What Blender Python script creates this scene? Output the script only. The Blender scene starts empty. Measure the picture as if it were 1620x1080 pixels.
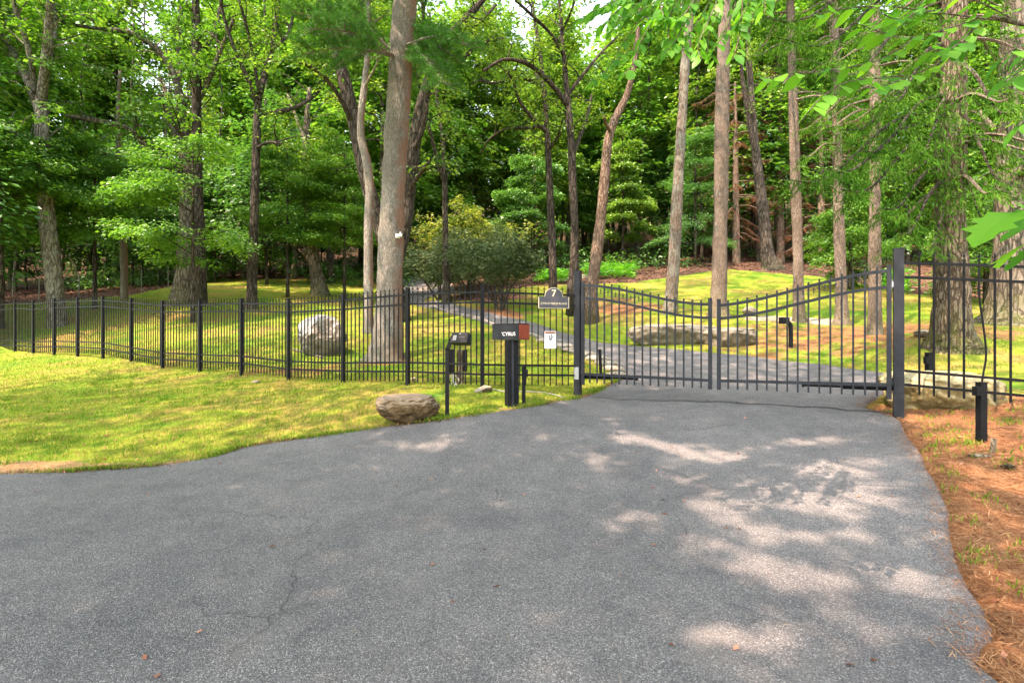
import bpy, math, random
import numpy as np
from mathutils import Vector, Matrix

R = math.radians
rng = np.random.default_rng(7)
random.seed(7)
SC = bpy.context.scene
COL = SC.collection

# ------------------------------------------------------------------ camera
CAM_Z = 1.5
F = 800.0                       # focal length in pixels of the 1620 wide photograph
cam_d = bpy.data.cameras.new('camera')
cam_d.sensor_width = 36.0
cam_d.lens = F / 1620.0 * 36.0
cam_d.clip_start = 0.05
cam_d.clip_end = 600
cam = bpy.data.objects.new('camera', cam_d)
cam.location = (0, 0, CAM_Z)
cam.rotation_euler = (R(90), 0, 0)
COL.objects.link(cam)
SC.camera = cam

# ------------------------------------------------------------------ light
SUN_DIR = Vector((-0.42, -0.40, 1.0)).normalized()       # towards the sun
el = math.asin(SUN_DIR.z)
az = math.atan2(SUN_DIR.x, SUN_DIR.y)
world = bpy.data.worlds.new('World')
SC.world = world
world.use_nodes = True
wn = world.node_tree.nodes
wl = world.node_tree.links
wn.clear()
sky = wn.new('ShaderNodeTexSky')
sky.sky_type = 'NISHITA'
sky.sun_disc = False
sky.sun_elevation = el
sky.sun_rotation = az
sky.air_density = 1.0
sky.dust_density = 3.0
hsv = wn.new('ShaderNodeHueSaturation')
hsv.inputs['Saturation'].default_value = 0.42
bg = wn.new('ShaderNodeBackground')
bg.inputs['Strength'].default_value = 0.15
wo = wn.new('ShaderNodeOutputWorld')
wl.new(sky.outputs[0], hsv.inputs['Color'])
wl.new(hsv.outputs[0], bg.inputs['Color'])
wl.new(bg.outputs[0], wo.inputs['Surface'])
sd = bpy.data.lights.new('sun', 'SUN')
sd.energy = 2.5
sd.angle = R(0.55)
sd.color = (1.0, 0.745, 0.60)
so = bpy.data.objects.new('sun', sd)
so.rotation_euler = SUN_DIR.to_track_quat('Z', 'Y').to_euler()
COL.objects.link(so)
SC.view_settings.view_transform = 'Standard'
SC.view_settings.look = 'None'
SC.view_settings.gamma = 1.0
SC.view_settings.exposure = 2.68
SC.render.engine = 'CYCLES'
SC.cycles.max_bounces = 6
SC.cycles.diffuse_bounces = 4
SC.cycles.glossy_bounces = 2
SC.cycles.transmission_bounces = 4
SC.cycles.transparent_max_bounces = 4
SC.cycles.use_denoising = True
SC.cycles.caustics_reflective = False
SC.cycles.caustics_refractive = False
SC.cycles.sample_clamp_indirect = 4.0

# ------------------------------------------------------------------ terrain height
def pz(px, py, d):
    return ((px - 810) / F * d, d, CAM_Z + (540 - py) / F * d)

CTRL = [(-6, 2, 0.0), (-12, 4.5, .12), (0, -6, -.25), (-12, -6, -.3), (12, -6, -.1), (-30, 5, .3), (30, 0, .2), (0, 1, -.04), (3, 1, -.03), (8, 3, .3), (12, 8, .9),
        (2.2, 2.3, -.04), (0, -40, -1.5), (-60, -40, -1.5), (60, -40, -1), (-45, 18, 1.6), (-3, 4, 0.02), (10, 20, 2.4)]
for c in [(810, 1080, 2.22), (0, 750, 5.4), (1500, 790, 4.3), (1552, 698, 5.1), (1422, 660, 6.79), (1422, 700, 6.0), (1480, 745, 5.0),
          (914, 627, 9.14), (1150, 640, 7.95), (1100, 720, 5.95), (600, 690, 6.65), (600, 800, 4.6), (707, 660, 7.15), (810, 642, 7.5),
          (763, 613, 8.83), (645, 609, 9.47), (543, 605, 10.3), (456, 600, 11.3), (315, 585, 13.3), (24, 556, 17.4), (163, 560.6, 16), (207, 572, 14.3),
          (200, 640, 9.5), (0, 640, 10), (400, 650, 8.6),
          (1000, 545, 17), (1000, 590, 11), (1400, 594, 10), (1250, 572, 12.5), (740, 505, 22), (650, 482, 28), (640, 456, 36), (870, 530, 16.5), (930, 575, 11.7),
          (612, 570, 14), (505, 562, 14.3), (583, 525, 17.5), (90, 515, 21), (197, 472, 27), (292, 478, 25), (400, 488, 24), (505, 467, 30),
          (400, 440, 40), (100, 466, 34), (0, 480, 30), (1062, 495, 20), (1138, 500, 18), (1100, 538, 14.5), (1262, 510, 17), (1330, 515, 16.5),
          (1385, 528, 13.5), (1507, 548, 11), (1600, 510, 14), (1150, 427, 33), (1300, 440, 29), (1450, 462, 22), (1215, 425, 33),
          (1000, 440, 33), (870, 448, 31), (800, 490, 24), (740, 442, 36), (706, 475, 26),
          (810, 400, 60), (1200, 375, 60), (300, 425, 60), (0, 450, 50), (1540, 652, 6.6), (1620, 655, 6.2), (1620, 760, 4.6), (1620, 900, 3.4), (1620, 480, 22),
          (1700, 420, 45), (810, 330, 100), (100, 360, 100), (1500, 310, 100), (1350, 545, 12.6)]:
    CTRL.append(pz(*c))
CTRL = np.array(CTRL, float)
def _tps():
    n = len(CTRL)
    P = CTRL[:, :2]
    r = np.sqrt(((P[:, None] - P[None]) ** 2).sum(-1)) + 1e-9
    K = r * r * np.log(r)
    K[np.arange(n), np.arange(n)] = 0.35
    A = np.zeros((n + 3, n + 3))
    A[:n, :n] = K
    A[:n, n] = 1; A[:n, n + 1:] = P
    A[n, :n] = 1; A[n + 1:, :n] = P.T
    b = np.zeros(n + 3); b[:n] = CTRL[:, 2]
    return np.linalg.solve(A, b)
_W = _tps()
def H(x, y):
    x = np.asarray(x, float); y = np.asarray(y, float)
    sh = np.broadcast(x, y).shape
    x = np.broadcast_to(x, sh).ravel(); y = np.broadcast_to(y, sh).ravel()
    out = np.empty(len(x))
    for s in range(0, len(x), 20000):
        xx = x[s:s + 20000]; yy = y[s:s + 20000]
        r2 = (xx[:, None] - CTRL[:, 0]) ** 2 + (yy[:, None] - CTRL[:, 1]) ** 2 + 1e-12
        out[s:s + 20000] = (0.5 * r2 * np.log(r2)) @ _W[:-3] + _W[-3] + _W[-2] * xx + _W[-1] * yy
    out += 0.018 * np.sin(x * 1.7 + 1.3 * np.sin(y * .9)) * np.sin(y * 1.3 + .7) * np.clip((y - 6) / 6, 0, 2)
    return out.reshape(sh)
def h1(x, y):
    return float(H(np.array([x]), np.array([y]))[0])
_DS = np.concatenate([np.arange(2.0, 15, .03), np.arange(15, 110, .15)])
def G(px, py):
    """first point of the ground seen through a pixel of the photograph"""
    X = (px - 810) / F * _DS
    z = CAM_Z + (540 - py) / F * _DS
    g = H(X, _DS)
    k = np.nonzero(g >= z)[0]
    k = k[0] if len(k) else len(_DS) - 1
    return Vector((X[k], _DS[k], g[k]))
def W(px, py, d):
    return Vector(pz(px, py, d))

# ------------------------------------------------------------------ materials
def mat(name):
    m = bpy.data.materials.new(name)
    m.use_nodes = True
    nt = m.node_tree
    nt.nodes.clear()
    out = nt.nodes.new('ShaderNodeOutputMaterial')
    return m, nt, out
class N:
    def __init__(s, nt): s.nt = nt
    def n(s, t, **kw):
        nd = s.nt.nodes.new(t)
        for k, v in kw.items():
            if k in nd.inputs: nd.inputs[k].default_value = v
            else: setattr(nd, k, v)
        return nd
    def l(s, a, b): s.nt.links.new(a, b)
    def noise(s, vec, scale, detail=4, rough=.55, dist=0):
        nd = s.n('ShaderNodeTexNoise')
        nd.inputs['Scale'].default_value = scale; nd.inputs['Detail'].default_value = detail
        nd.inputs['Roughness'].default_value = rough; nd.inputs['Distortion'].default_value = dist
        if vec is not None: s.l(vec, nd.inputs['Vector'])
        return nd.outputs['Fac']
    def ramp(s, fac, stops):
        nd = s.n('ShaderNodeValToRGB')
        e = nd.color_ramp.elements
        while len(e) < len(stops): e.new(.5)
        for i, (p, c) in enumerate(stops):
            e[i].position = p
            e[i].color = (*c, 1) if hasattr(c, '__len__') else (c, c, c, 1)
        s.l(fac, nd.inputs[0])
        return nd.outputs[0]
    def mix(s, fac, a, b, mode='MIX'):
        nd = s.n('ShaderNodeMix', data_type='RGBA', blend_type=mode)
        for sock, v in ((nd.inputs[0], fac), (nd.inputs[6], a), (nd.inputs[7], b)):
            if hasattr(v, 'is_linked'): s.l(v, sock)
            elif hasattr(v, '__len__'): sock.default_value = (*v, 1)
            else: sock.default_value = v
        return nd.outputs[2]
    def math(s, op, a, b=0.0):
        nd = s.n('ShaderNodeMath', operation=op)
        for i, v in enumerate((a, b)):
            if hasattr(v, 'is_linked'): s.l(v, nd.inputs[i])
            else: nd.inputs[i].default_value = v
        return nd.outputs[0]
    def bsdf(s, out, col, rough=.8, spec=.3, bump=None, bs=.3, bd=.02, metal=0):
        b = s.n('ShaderNodeBsdfPrincipled')
        if hasattr(col, 'is_linked'): s.l(col, b.inputs['Base Color'])
        else: b.inputs['Base Color'].default_value = (*col, 1)
        if hasattr(rough, 'is_linked'): s.l(rough, b.inputs['Roughness'])
        else: b.inputs['Roughness'].default_value = rough
        b.inputs['Specular IOR Level'].default_value = spec
        b.inputs['Metallic'].default_value = metal
        if bump is not None:
            bn = s.n('ShaderNodeBump'); bn.inputs['Strength'].default_value = bs; bn.inputs['Distance'].default_value = bd
            s.l(bump, bn.inputs['Height']); s.l(bn.outputs[0], b.inputs['Normal'])
        s.l(b.outputs[0], out.inputs['Surface'])
        return b

def m_simple(name, col, rough=.5, spec=.4, var=.15, scale=30, metal=0):
    m, nt, out = mat(name); q = N(nt)
    tc = q.n('ShaderNodeTexCoord').outputs['Object']
    f = q.noise(tc, scale, 5)
    c0 = tuple(c * (1 - var) for c in col); c1 = tuple(min(1, c * (1 + var)) for c in col)
    q.bsdf(out, q.ramp(f, [(.3, c0), (.7, c1)]), rough, spec, f, .15, .003, metal)
    return m

def m_bark(name, c0, c1, c2, vscale=7, moss=0.0, red=None, lichen=0.0, bs=.9):
    m, nt, out = mat(name); q = N(nt)
    tc = q.n('ShaderNodeNewGeometry').outputs['Position']
    mp = q.n('ShaderNodeMapping'); mp.inputs['Scale'].default_value = (1, 1, .22); q.l(tc, mp.inputs[0])
    v = q.n('ShaderNodeTexVoronoi', feature='DISTANCE_TO_EDGE'); v.inputs['Scale'].default_value = vscale
    nz = q.noise(mp.outputs[0], vscale * .8, 5, .6)
    ad = q.mix(.22, mp.outputs[0], nz, 'ADD'); q.l(ad, v.inputs['Vector'])
    fur = q.ramp(v.outputs['Distance'], [(0, 0.0), (.18, 1.0)])
    fine = q.noise(mp.outputs[0], vscale * 7, 6, .7)
    big = q.noise(tc, .9, 3, .5)
    col = q.mix(fur, c0, q.ramp(fine, [(.32, c1), (.68, c2)]))
    col = q.mix(q.ramp(big, [(.35, 0.0), (.7, .55)]), col, c0)
    if red is not None:
        sx = q.n('ShaderNodeSeparateXYZ'); q.l(q.n('ShaderNodeNewGeometry').outputs['Normal'], sx.inputs[0])
        rf = q.math('ADD', sx.outputs['X'], q.math('MULTIPLY', q.math('SUBTRACT', q.noise(tc, 3, 4), .5), 1.6))
        col = q.mix(q.ramp(rf, [(.45, 0.0), (1.0, .7)]), col, red)
    if lichen:
        lf = q.math('ADD', q.math('MULTIPLY', q.noise(mp.outputs[0], 16, 8, .72), .65), q.math('MULTIPLY', q.noise(tc, 2.2, 4, .6), .35))
        col = q.mix(q.ramp(lf, [(.60 - lichen * .10, 0.0), (.66 - lichen * .10, .62)]), col, (.33, .34, .27))
    if moss:
        sz = q.n('ShaderNodeSeparateXYZ'); q.l(q.n('ShaderNodeTexCoord').outputs['Object'], sz.inputs[0])
        mf = q.math('MULTIPLY', q.ramp(sz.outputs['Z'], [(0, 1.0), (1.0, 0.0)]), q.ramp(q.noise(tc, 4, 4), [(.35, 0.0), (.6, moss)]))
        col = q.mix(mf, col, (.10, .12, .02))
    hgt = q.math('ADD', q.math('MULTIPLY', fur, .7), q.math('MULTIPLY', fine, .6))
    q.bsdf(out, col, .93, .12, hgt, bs, .035)
    return m

def m_leaf(name, dark, mid, light, trans=.45, tr_boost=1.25, gloss=.06):
    m, nt, out = mat(name); q = N(nt)
    at = q.n('ShaderNodeAttribute', attribute_name='tint', attribute_type='GEOMETRY').outputs['Fac']
    oi = q.n('ShaderNodeObjectInfo').outputs['Random']
    pos = q.n('ShaderNodeNewGeometry').outputs['Position']
    big = q.noise(pos, .45, 3, .5)
    f = q.math('ADD', q.math('MULTIPLY', at, .5), q.math('ADD', q.math('MULTIPLY', oi, .14), q.math('MULTIPLY', big, .42)))
    col = q.ramp(f, [(.22, dark), (.52, mid), (.86, light)])
    d = q.n('ShaderNodeBsdfDiffuse'); q.l(col, d.inputs[0])
    t = q.n('ShaderNodeBsdfTranslucent')
    tc = q.mix(1.0, col, (tr_boost, tr_boost * 1.0, tr_boost * .55), 'MULTIPLY'); q.l(tc, t.inputs[0])
    mx = q.n('ShaderNodeMixShader'); mx.inputs[0].default_value = trans
    q.l(d.outputs[0], mx.inputs[1]); q.l(t.outputs[0], mx.inputs[2])
    g = q.n('ShaderNodeBsdfGlossy'); g.inputs['Roughness'].default_value = .45; g.inputs['Color'].default_value = (.8, .85, .8, 1)
    m2 = q.n('ShaderNodeMixShader'); m2.inputs[0].default_value = gloss
    q.l(mx.outputs[0], m2.inputs[1]); q.l(g.outputs[0], m2.inputs[2])
    q.l(m2.outputs[0], out.inputs['Surface'])
    return m

M = {}
M['leaf_maple'] = m_leaf('maple_leaf', (.034, .105, .012), (.10, .25, .022), (.25, .42, .045))
M['leaf_oak'] = m_leaf('oak_leaf', (.042, .105, .014), (.12, .245, .024), (.30, .42, .055))
M['leaf_dark'] = m_leaf('understory_leaf', (.026, .09, .018), (.07, .19, .03), (.15, .31, .05))
M['leaf_yellow'] = m_leaf('yellow_green_leaf', (.10, .18, .02), (.28, .33, .05), (.58, .50, .14))
M['leaf_rhodo'] = m_leaf('rhododendron_leaf', (.030, .070, .026), (.105, .155, .062), (.26, .30, .14), .2, 1.0, .03)
M['leaf_fern'] = m_leaf('fern_leaf', (.04, .19, .01), (.10, .34, .015), (.22, .50, .02))
M['leaf_near'] = m_leaf('near_leaf', (.04, .16, .016), (.09, .27, .022), (.22, .46, .03), .5, 1.5, .025)
M['needle_spruce'] = m_leaf('spruce_needle', (.016, .060, .006), (.050, .135, .014), (.13, .25, .03), .25, 1.0, .0)
M['needle_pine'] = m_leaf('pine_needle', (.014, .070, .008), (.045, .165, .014), (.12, .29, .025), .3, 1.1, .03)
M['needle_dead'] = m_leaf('dead_needle', (.08, .034, .018), (.18, .078, .042), (.32, .16, .09), .3, 1.0, 0)
M['bark_oak'] = m_bark('oak_bark', (.045, .036, .026), (.145, .12, .085), (.26, .225, .17), 8, .6, None, .3)
M['bark_maple'] = m_bark('maple_bark', (.06, .05, .038), (.17, .145, .11), (.30, .275, .22), 9, .3, None, .75)
M['bark_dark'] = m_bark('dark_bark', (.018, .014, .010), (.06, .048, .036), (.14, .115, .09), 8, .2, None, .2)
M['bark_pine'] = m_bark('pine_bark', (.13, .11, .085), (.29, .26, .21), (.50, .46, .40), 26, .3, (.28, .13, .075), .35, .8)
M['bark_spruce'] = m_bark('spruce_bark', (.095, .07, .05), (.215, .165, .122), (.35, .285, .225), 24, .5, None, .3, .7)
M['bark_red'] = m_bark('red_bark', (.075, .05, .034), (.21, .14, .10), (.33, .24, .175), 12, .2, None, .3)
M['bark_tan'] = m_bark('tan_bark', (.085, .062, .045), (.23, .175, .13), (.35, .28, .22), 20, .3, None, 1.15)
M['bark_ivy'] = m_bark('scaly_bark', (.06, .042, .026), (.19, .145, .095), (.34, .28, .20), 13, .7, None, .3, 1.2)
M['black'] = m_simple('black_paint', (.0045, .005, .0055), .55, .18, .3, 20)
M['gate_grey'] = m_simple('gate_paint', (.021, .023, .027), .5, .25, .3, 8)
M['post_grey'] = m_simple('post_paint', (.014, .0155, .019), .5, .25, .4, 6)
M['charcoal'] = m_simple('mailbox_paint', (.010, .012, .0135), .55, .25, .25, 15)
M['steel'] = m_simple('bare_steel', (.35, .35, .36), .35, .5, .2, 40, .6)
M['rust'] = m_simple('rust_red_paint', (.22, .035, .012), .5, .4, .25, 20)
M['white'] = m_simple('white_paint', (.75, .76, .74), .5, .4, .05, 20)
M['cream'] = m_simple('cream_lettering', (.62, .55, .36), .5, .4, .05, 20)
M['sign_grey'] = m_simple('sign_enamel', (.050, .048, .055), .4, .4, .1, 20)
M['orange'] = m_simple('orange_print', (.55, .20, .06), .5, .4, .05, 20)
M['ink'] = m_simple('dark_print', (.02, .02, .05), .5, .4, .05, 20)
M['grey_print'] = m_simple('grey_print', (.42, .42, .43), .5, .4, .05, 20)
M['wood'] = m_bark('weathered_wood', (.12, .09, .05), (.24, .19, .12), (.36, .31, .22), 14)
M['wire'] = m_simple('pale_post', (.20, .20, .17), .8, .2, .2, 10)

def m_rock(name, c0, c1, c2, top=None, sc=3, nx=0.0, lo=.2):
    m, nt, out = mat(name); q = N(nt)
    tc = q.n('ShaderNodeNewGeometry').outputs['Position']
    a = q.noise(tc, sc, 8, .65); b = q.noise(tc, sc * 9, 6, .7); c = q.noise(tc, sc * .5, 3)
    col = q.ramp(a, [(.33, c0), (.5, c1), (.66, c2)])
    col = q.mix(q.ramp(b, [(.3, .5), (.7, 0.0)]), col, c0)
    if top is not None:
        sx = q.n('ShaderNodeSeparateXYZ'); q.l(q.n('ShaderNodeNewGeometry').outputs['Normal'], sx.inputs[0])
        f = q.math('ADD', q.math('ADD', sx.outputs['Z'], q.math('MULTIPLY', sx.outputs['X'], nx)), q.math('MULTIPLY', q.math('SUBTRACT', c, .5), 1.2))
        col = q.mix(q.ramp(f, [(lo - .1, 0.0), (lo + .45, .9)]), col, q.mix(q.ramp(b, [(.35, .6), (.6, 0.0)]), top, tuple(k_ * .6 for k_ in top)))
    q.bsdf(out, col, .9, .2, q.math('ADD', q.math('MULTIPLY', a, .6), q.math('MULTIPLY', b, .4)), .6, .04)
    return m
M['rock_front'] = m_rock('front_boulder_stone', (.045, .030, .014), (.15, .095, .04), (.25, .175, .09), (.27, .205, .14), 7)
M['rock_white'] = m_rock('white_boulder_stone', (.12, .095, .065), (.21, .175, .125), (.32, .28, .225), (.42, .40, .365), 3, -.8, .0)  # whitish stone; its sunlit upper left side is also put into the colour
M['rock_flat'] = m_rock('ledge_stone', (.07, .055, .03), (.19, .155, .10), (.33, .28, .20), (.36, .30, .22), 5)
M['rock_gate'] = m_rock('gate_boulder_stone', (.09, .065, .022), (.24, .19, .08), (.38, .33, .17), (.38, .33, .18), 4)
M['edging'] = m_rock('edging_stone', (.16, .13, .10), (.34, .29, .22), (.52, .47, .39), None, 9)

# asphalt
def m_asphalt():
    m, nt, out = mat('asphalt'); q = N(nt)
    tc = q.n('ShaderNodeNewGeometry').outputs['Position']
    v = q.n('ShaderNodeTexVoronoi'); v.inputs['Scale'].default_value = 175; q.l(tc, v.inputs['Vector'])
    stone = q.ramp(v.outputs['Distance'], [(.1, 1.0), (.75, 0.0)])
    sep = q.n('ShaderNodeSeparateColor'); q.l(v.outputs['Color'], sep.inputs[0])
    g = q.ramp(sep.outputs[0], [(0, (.052, .050, .049)), (.5, (.112, .107, .104)), (.88, (.165, .157, .151)), (1, (.32, .30, .285))])
    patch = q.noise(tc, .55, 5, .6, .4)
    patch2 = q.noise(tc, 3.5, 5, .6)
    mul = q.math('ADD', q.math('MULTIPLY', patch, .75), q.math('MULTIPLY', patch2, .45))
    col = q.mix(1.0, g, q.ramp(mul, [(.38, (.66, .67, .70)), (.82, (1.40, 1.37, 1.33))]), 'MULTIPLY')
    col = q.mix(q.ramp(q.noise(tc, 1.3, 6, .7, .6), [(.56, 0.0), (.70, .40)]), col, (.185, .165, .145))
    # thin crack lines
    cr = q.n('ShaderNodeTexVoronoi', feature='DISTANCE_TO_EDGE'); cr.inputs['Scale'].default_value = .55
    wv = q.mix(.35, tc, q.n('ShaderNodeTexNoise').outputs['Color'], 'ADD')
    wn_ = nt.nodes[-1]
    nn = q.n('ShaderNodeTexNoise'); nn.inputs['Scale'].default_value = 2.5; nn.inputs['Detail'].default_value = 6; q.l(tc, nn.inputs['Vector'])
    q.l(q.mix(.35, tc, nn.outputs['Color'], 'ADD'), cr.inputs['Vector'])
    crk = q.math('MULTIPLY', q.ramp(cr.outputs['Distance'], [(0, 1.0), (.007, 0.0)]), q.ramp(q.noise(tc, .8, 3), [(.48, 0.0), (.58, 1.0)]))
    col = q.mix(q.math('MULTIPLY', crk, .42), col, (.012, .012, .013))
    hgt = q.math('SUBTRACT', q.math('ADD', stone, q.math('MULTIPLY', q.noise(tc, 60, 3), .6)), q.math('MULTIPLY', crk, 2))
    q.bsdf(out, col, .78, .35, hgt, .55, .006)
    return m
M['asphalt'] = m_asphalt()

def m_ground():
    m, nt, out = mat('ground_cover'); q = N(nt)
    tc = q.n('ShaderNodeNewGeometry').outputs['Position']
    at = q.n('ShaderNodeAttribute', attribute_name='zone', attribute_type='GEOMETRY')
    sep = q.n('ShaderNodeSeparateColor'); q.l(at.outputs['Color'], sep.inputs[0])
    big = q.noise(tc, .35, 4, .55, .5); med = q.noise(tc, 1.6, 5, .6); fine = q.noise(tc, 22, 6, .75); vf = q.noise(tc, 90, 4, .7)
    f = q.math('ADD', q.math('MULTIPLY', big, .55), q.math('ADD', q.math('MULTIPLY', med, .35), q.math('MULTIPLY', fine, .3)))
    lawn = q.ramp(f, [(.41, (.042, .13, .010)), (.50, (.095, .185, .014)), (.59, (.185, .225, .022)), (.70, (.28, .20, .055))])
    bare = q.ramp(q.math('ADD', q.math('MULTIPLY', fine, .6), q.math('MULTIPLY', vf, .5)), [(.35, (.10, .06, .025)), (.55, (.26, .16, .07)), (.72, (.46, .36, .22))])
    straw = q.ramp(q.math('ADD', q.math('MULTIPLY', fine, .6), q.math('MULTIPLY', vf, .5)), [(.36, (.06, .026, .012)), (.52, (.20, .088, .038)), (.7, (.42, .24, .12))])
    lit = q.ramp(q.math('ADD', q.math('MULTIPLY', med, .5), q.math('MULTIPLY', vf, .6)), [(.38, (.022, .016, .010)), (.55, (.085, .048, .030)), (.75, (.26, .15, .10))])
    def edge(w):   # noisy mask out of a smooth weight
        return q.ramp(q.math('ADD', w, q.math('MULTIPLY', q.math('SUBTRACT', q.math('ADD', q.math('MULTIPLY', med, .6), q.math('MULTIPLY', fine, .4)), .5), 1.5)), [(.42, 0.0), (.58, 1.0)])
    c = q.mix(edge(sep.outputs[0]), lawn, straw)
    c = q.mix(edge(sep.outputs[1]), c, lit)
    c = q.mix(edge(sep.outputs[2]), c, bare)
    q.bsdf(out, c, .95, .1, q.math('ADD', fine, vf), .8, .03)
    return m
M['ground'] = m_ground()
M['pale_path'] = m_simple('pale_gravel', (.30, .235, .18), .9, .2, .25, 40)

def m_tint(name, stops, trans=.3):
    m, nt, out = mat(name); q = N(nt)
    at = q.n('ShaderNodeAttribute', attribute_name='tint', attribute_type='GEOMETRY').outputs['Fac']
    pos = q.n('ShaderNodeNewGeometry').outputs['Position']
    f = q.math('ADD', q.math('MULTIPLY', at, .55), q.math('MULTIPLY', q.noise(pos, .8, 5, .6, .3), .5))
    col = q.ramp(f, stops)
    d = q.n('ShaderNodeBsdfDiffuse'); q.l(col, d.inputs[0])
    t = q.n('ShaderNodeBsdfTranslucent'); q.l(col, t.inputs[0])
    mx = q.n('ShaderNodeMixShader'); mx.inputs[0].default_value = trans
    q.l(d.outputs[0], mx.inputs[1]); q.l(t.outputs[0], mx.inputs[2]); q.l(mx.outputs[0], out.inputs['Surface'])
    return m
M['grass'] = m_tint('grass_blade', [(.22, (.042, .145, .010)), (.43, (.11, .23, .016)), (.57, (.235, .29, .03)), (.76, (.42, .32, .10))])
M['needles'] = m_tint('fallen_needle', [(.25, (.10, .04, .018)), (.5, (.29, .125, .055)), (.8, (.60, .38, .20))], .1)
M['litter'] = m_tint('fallen_leaf', [(.25, (.05, .025, .015)), (.5, (.20, .085, .05)), (.8, (.50, .27, .18))], .1)
M['needles_pale'] = m_tint('dry_needle', [(.25, (.14, .09, .05)), (.5, (.30, .20, .12)), (.8, (.5, .40, .26))], .1)

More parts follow.
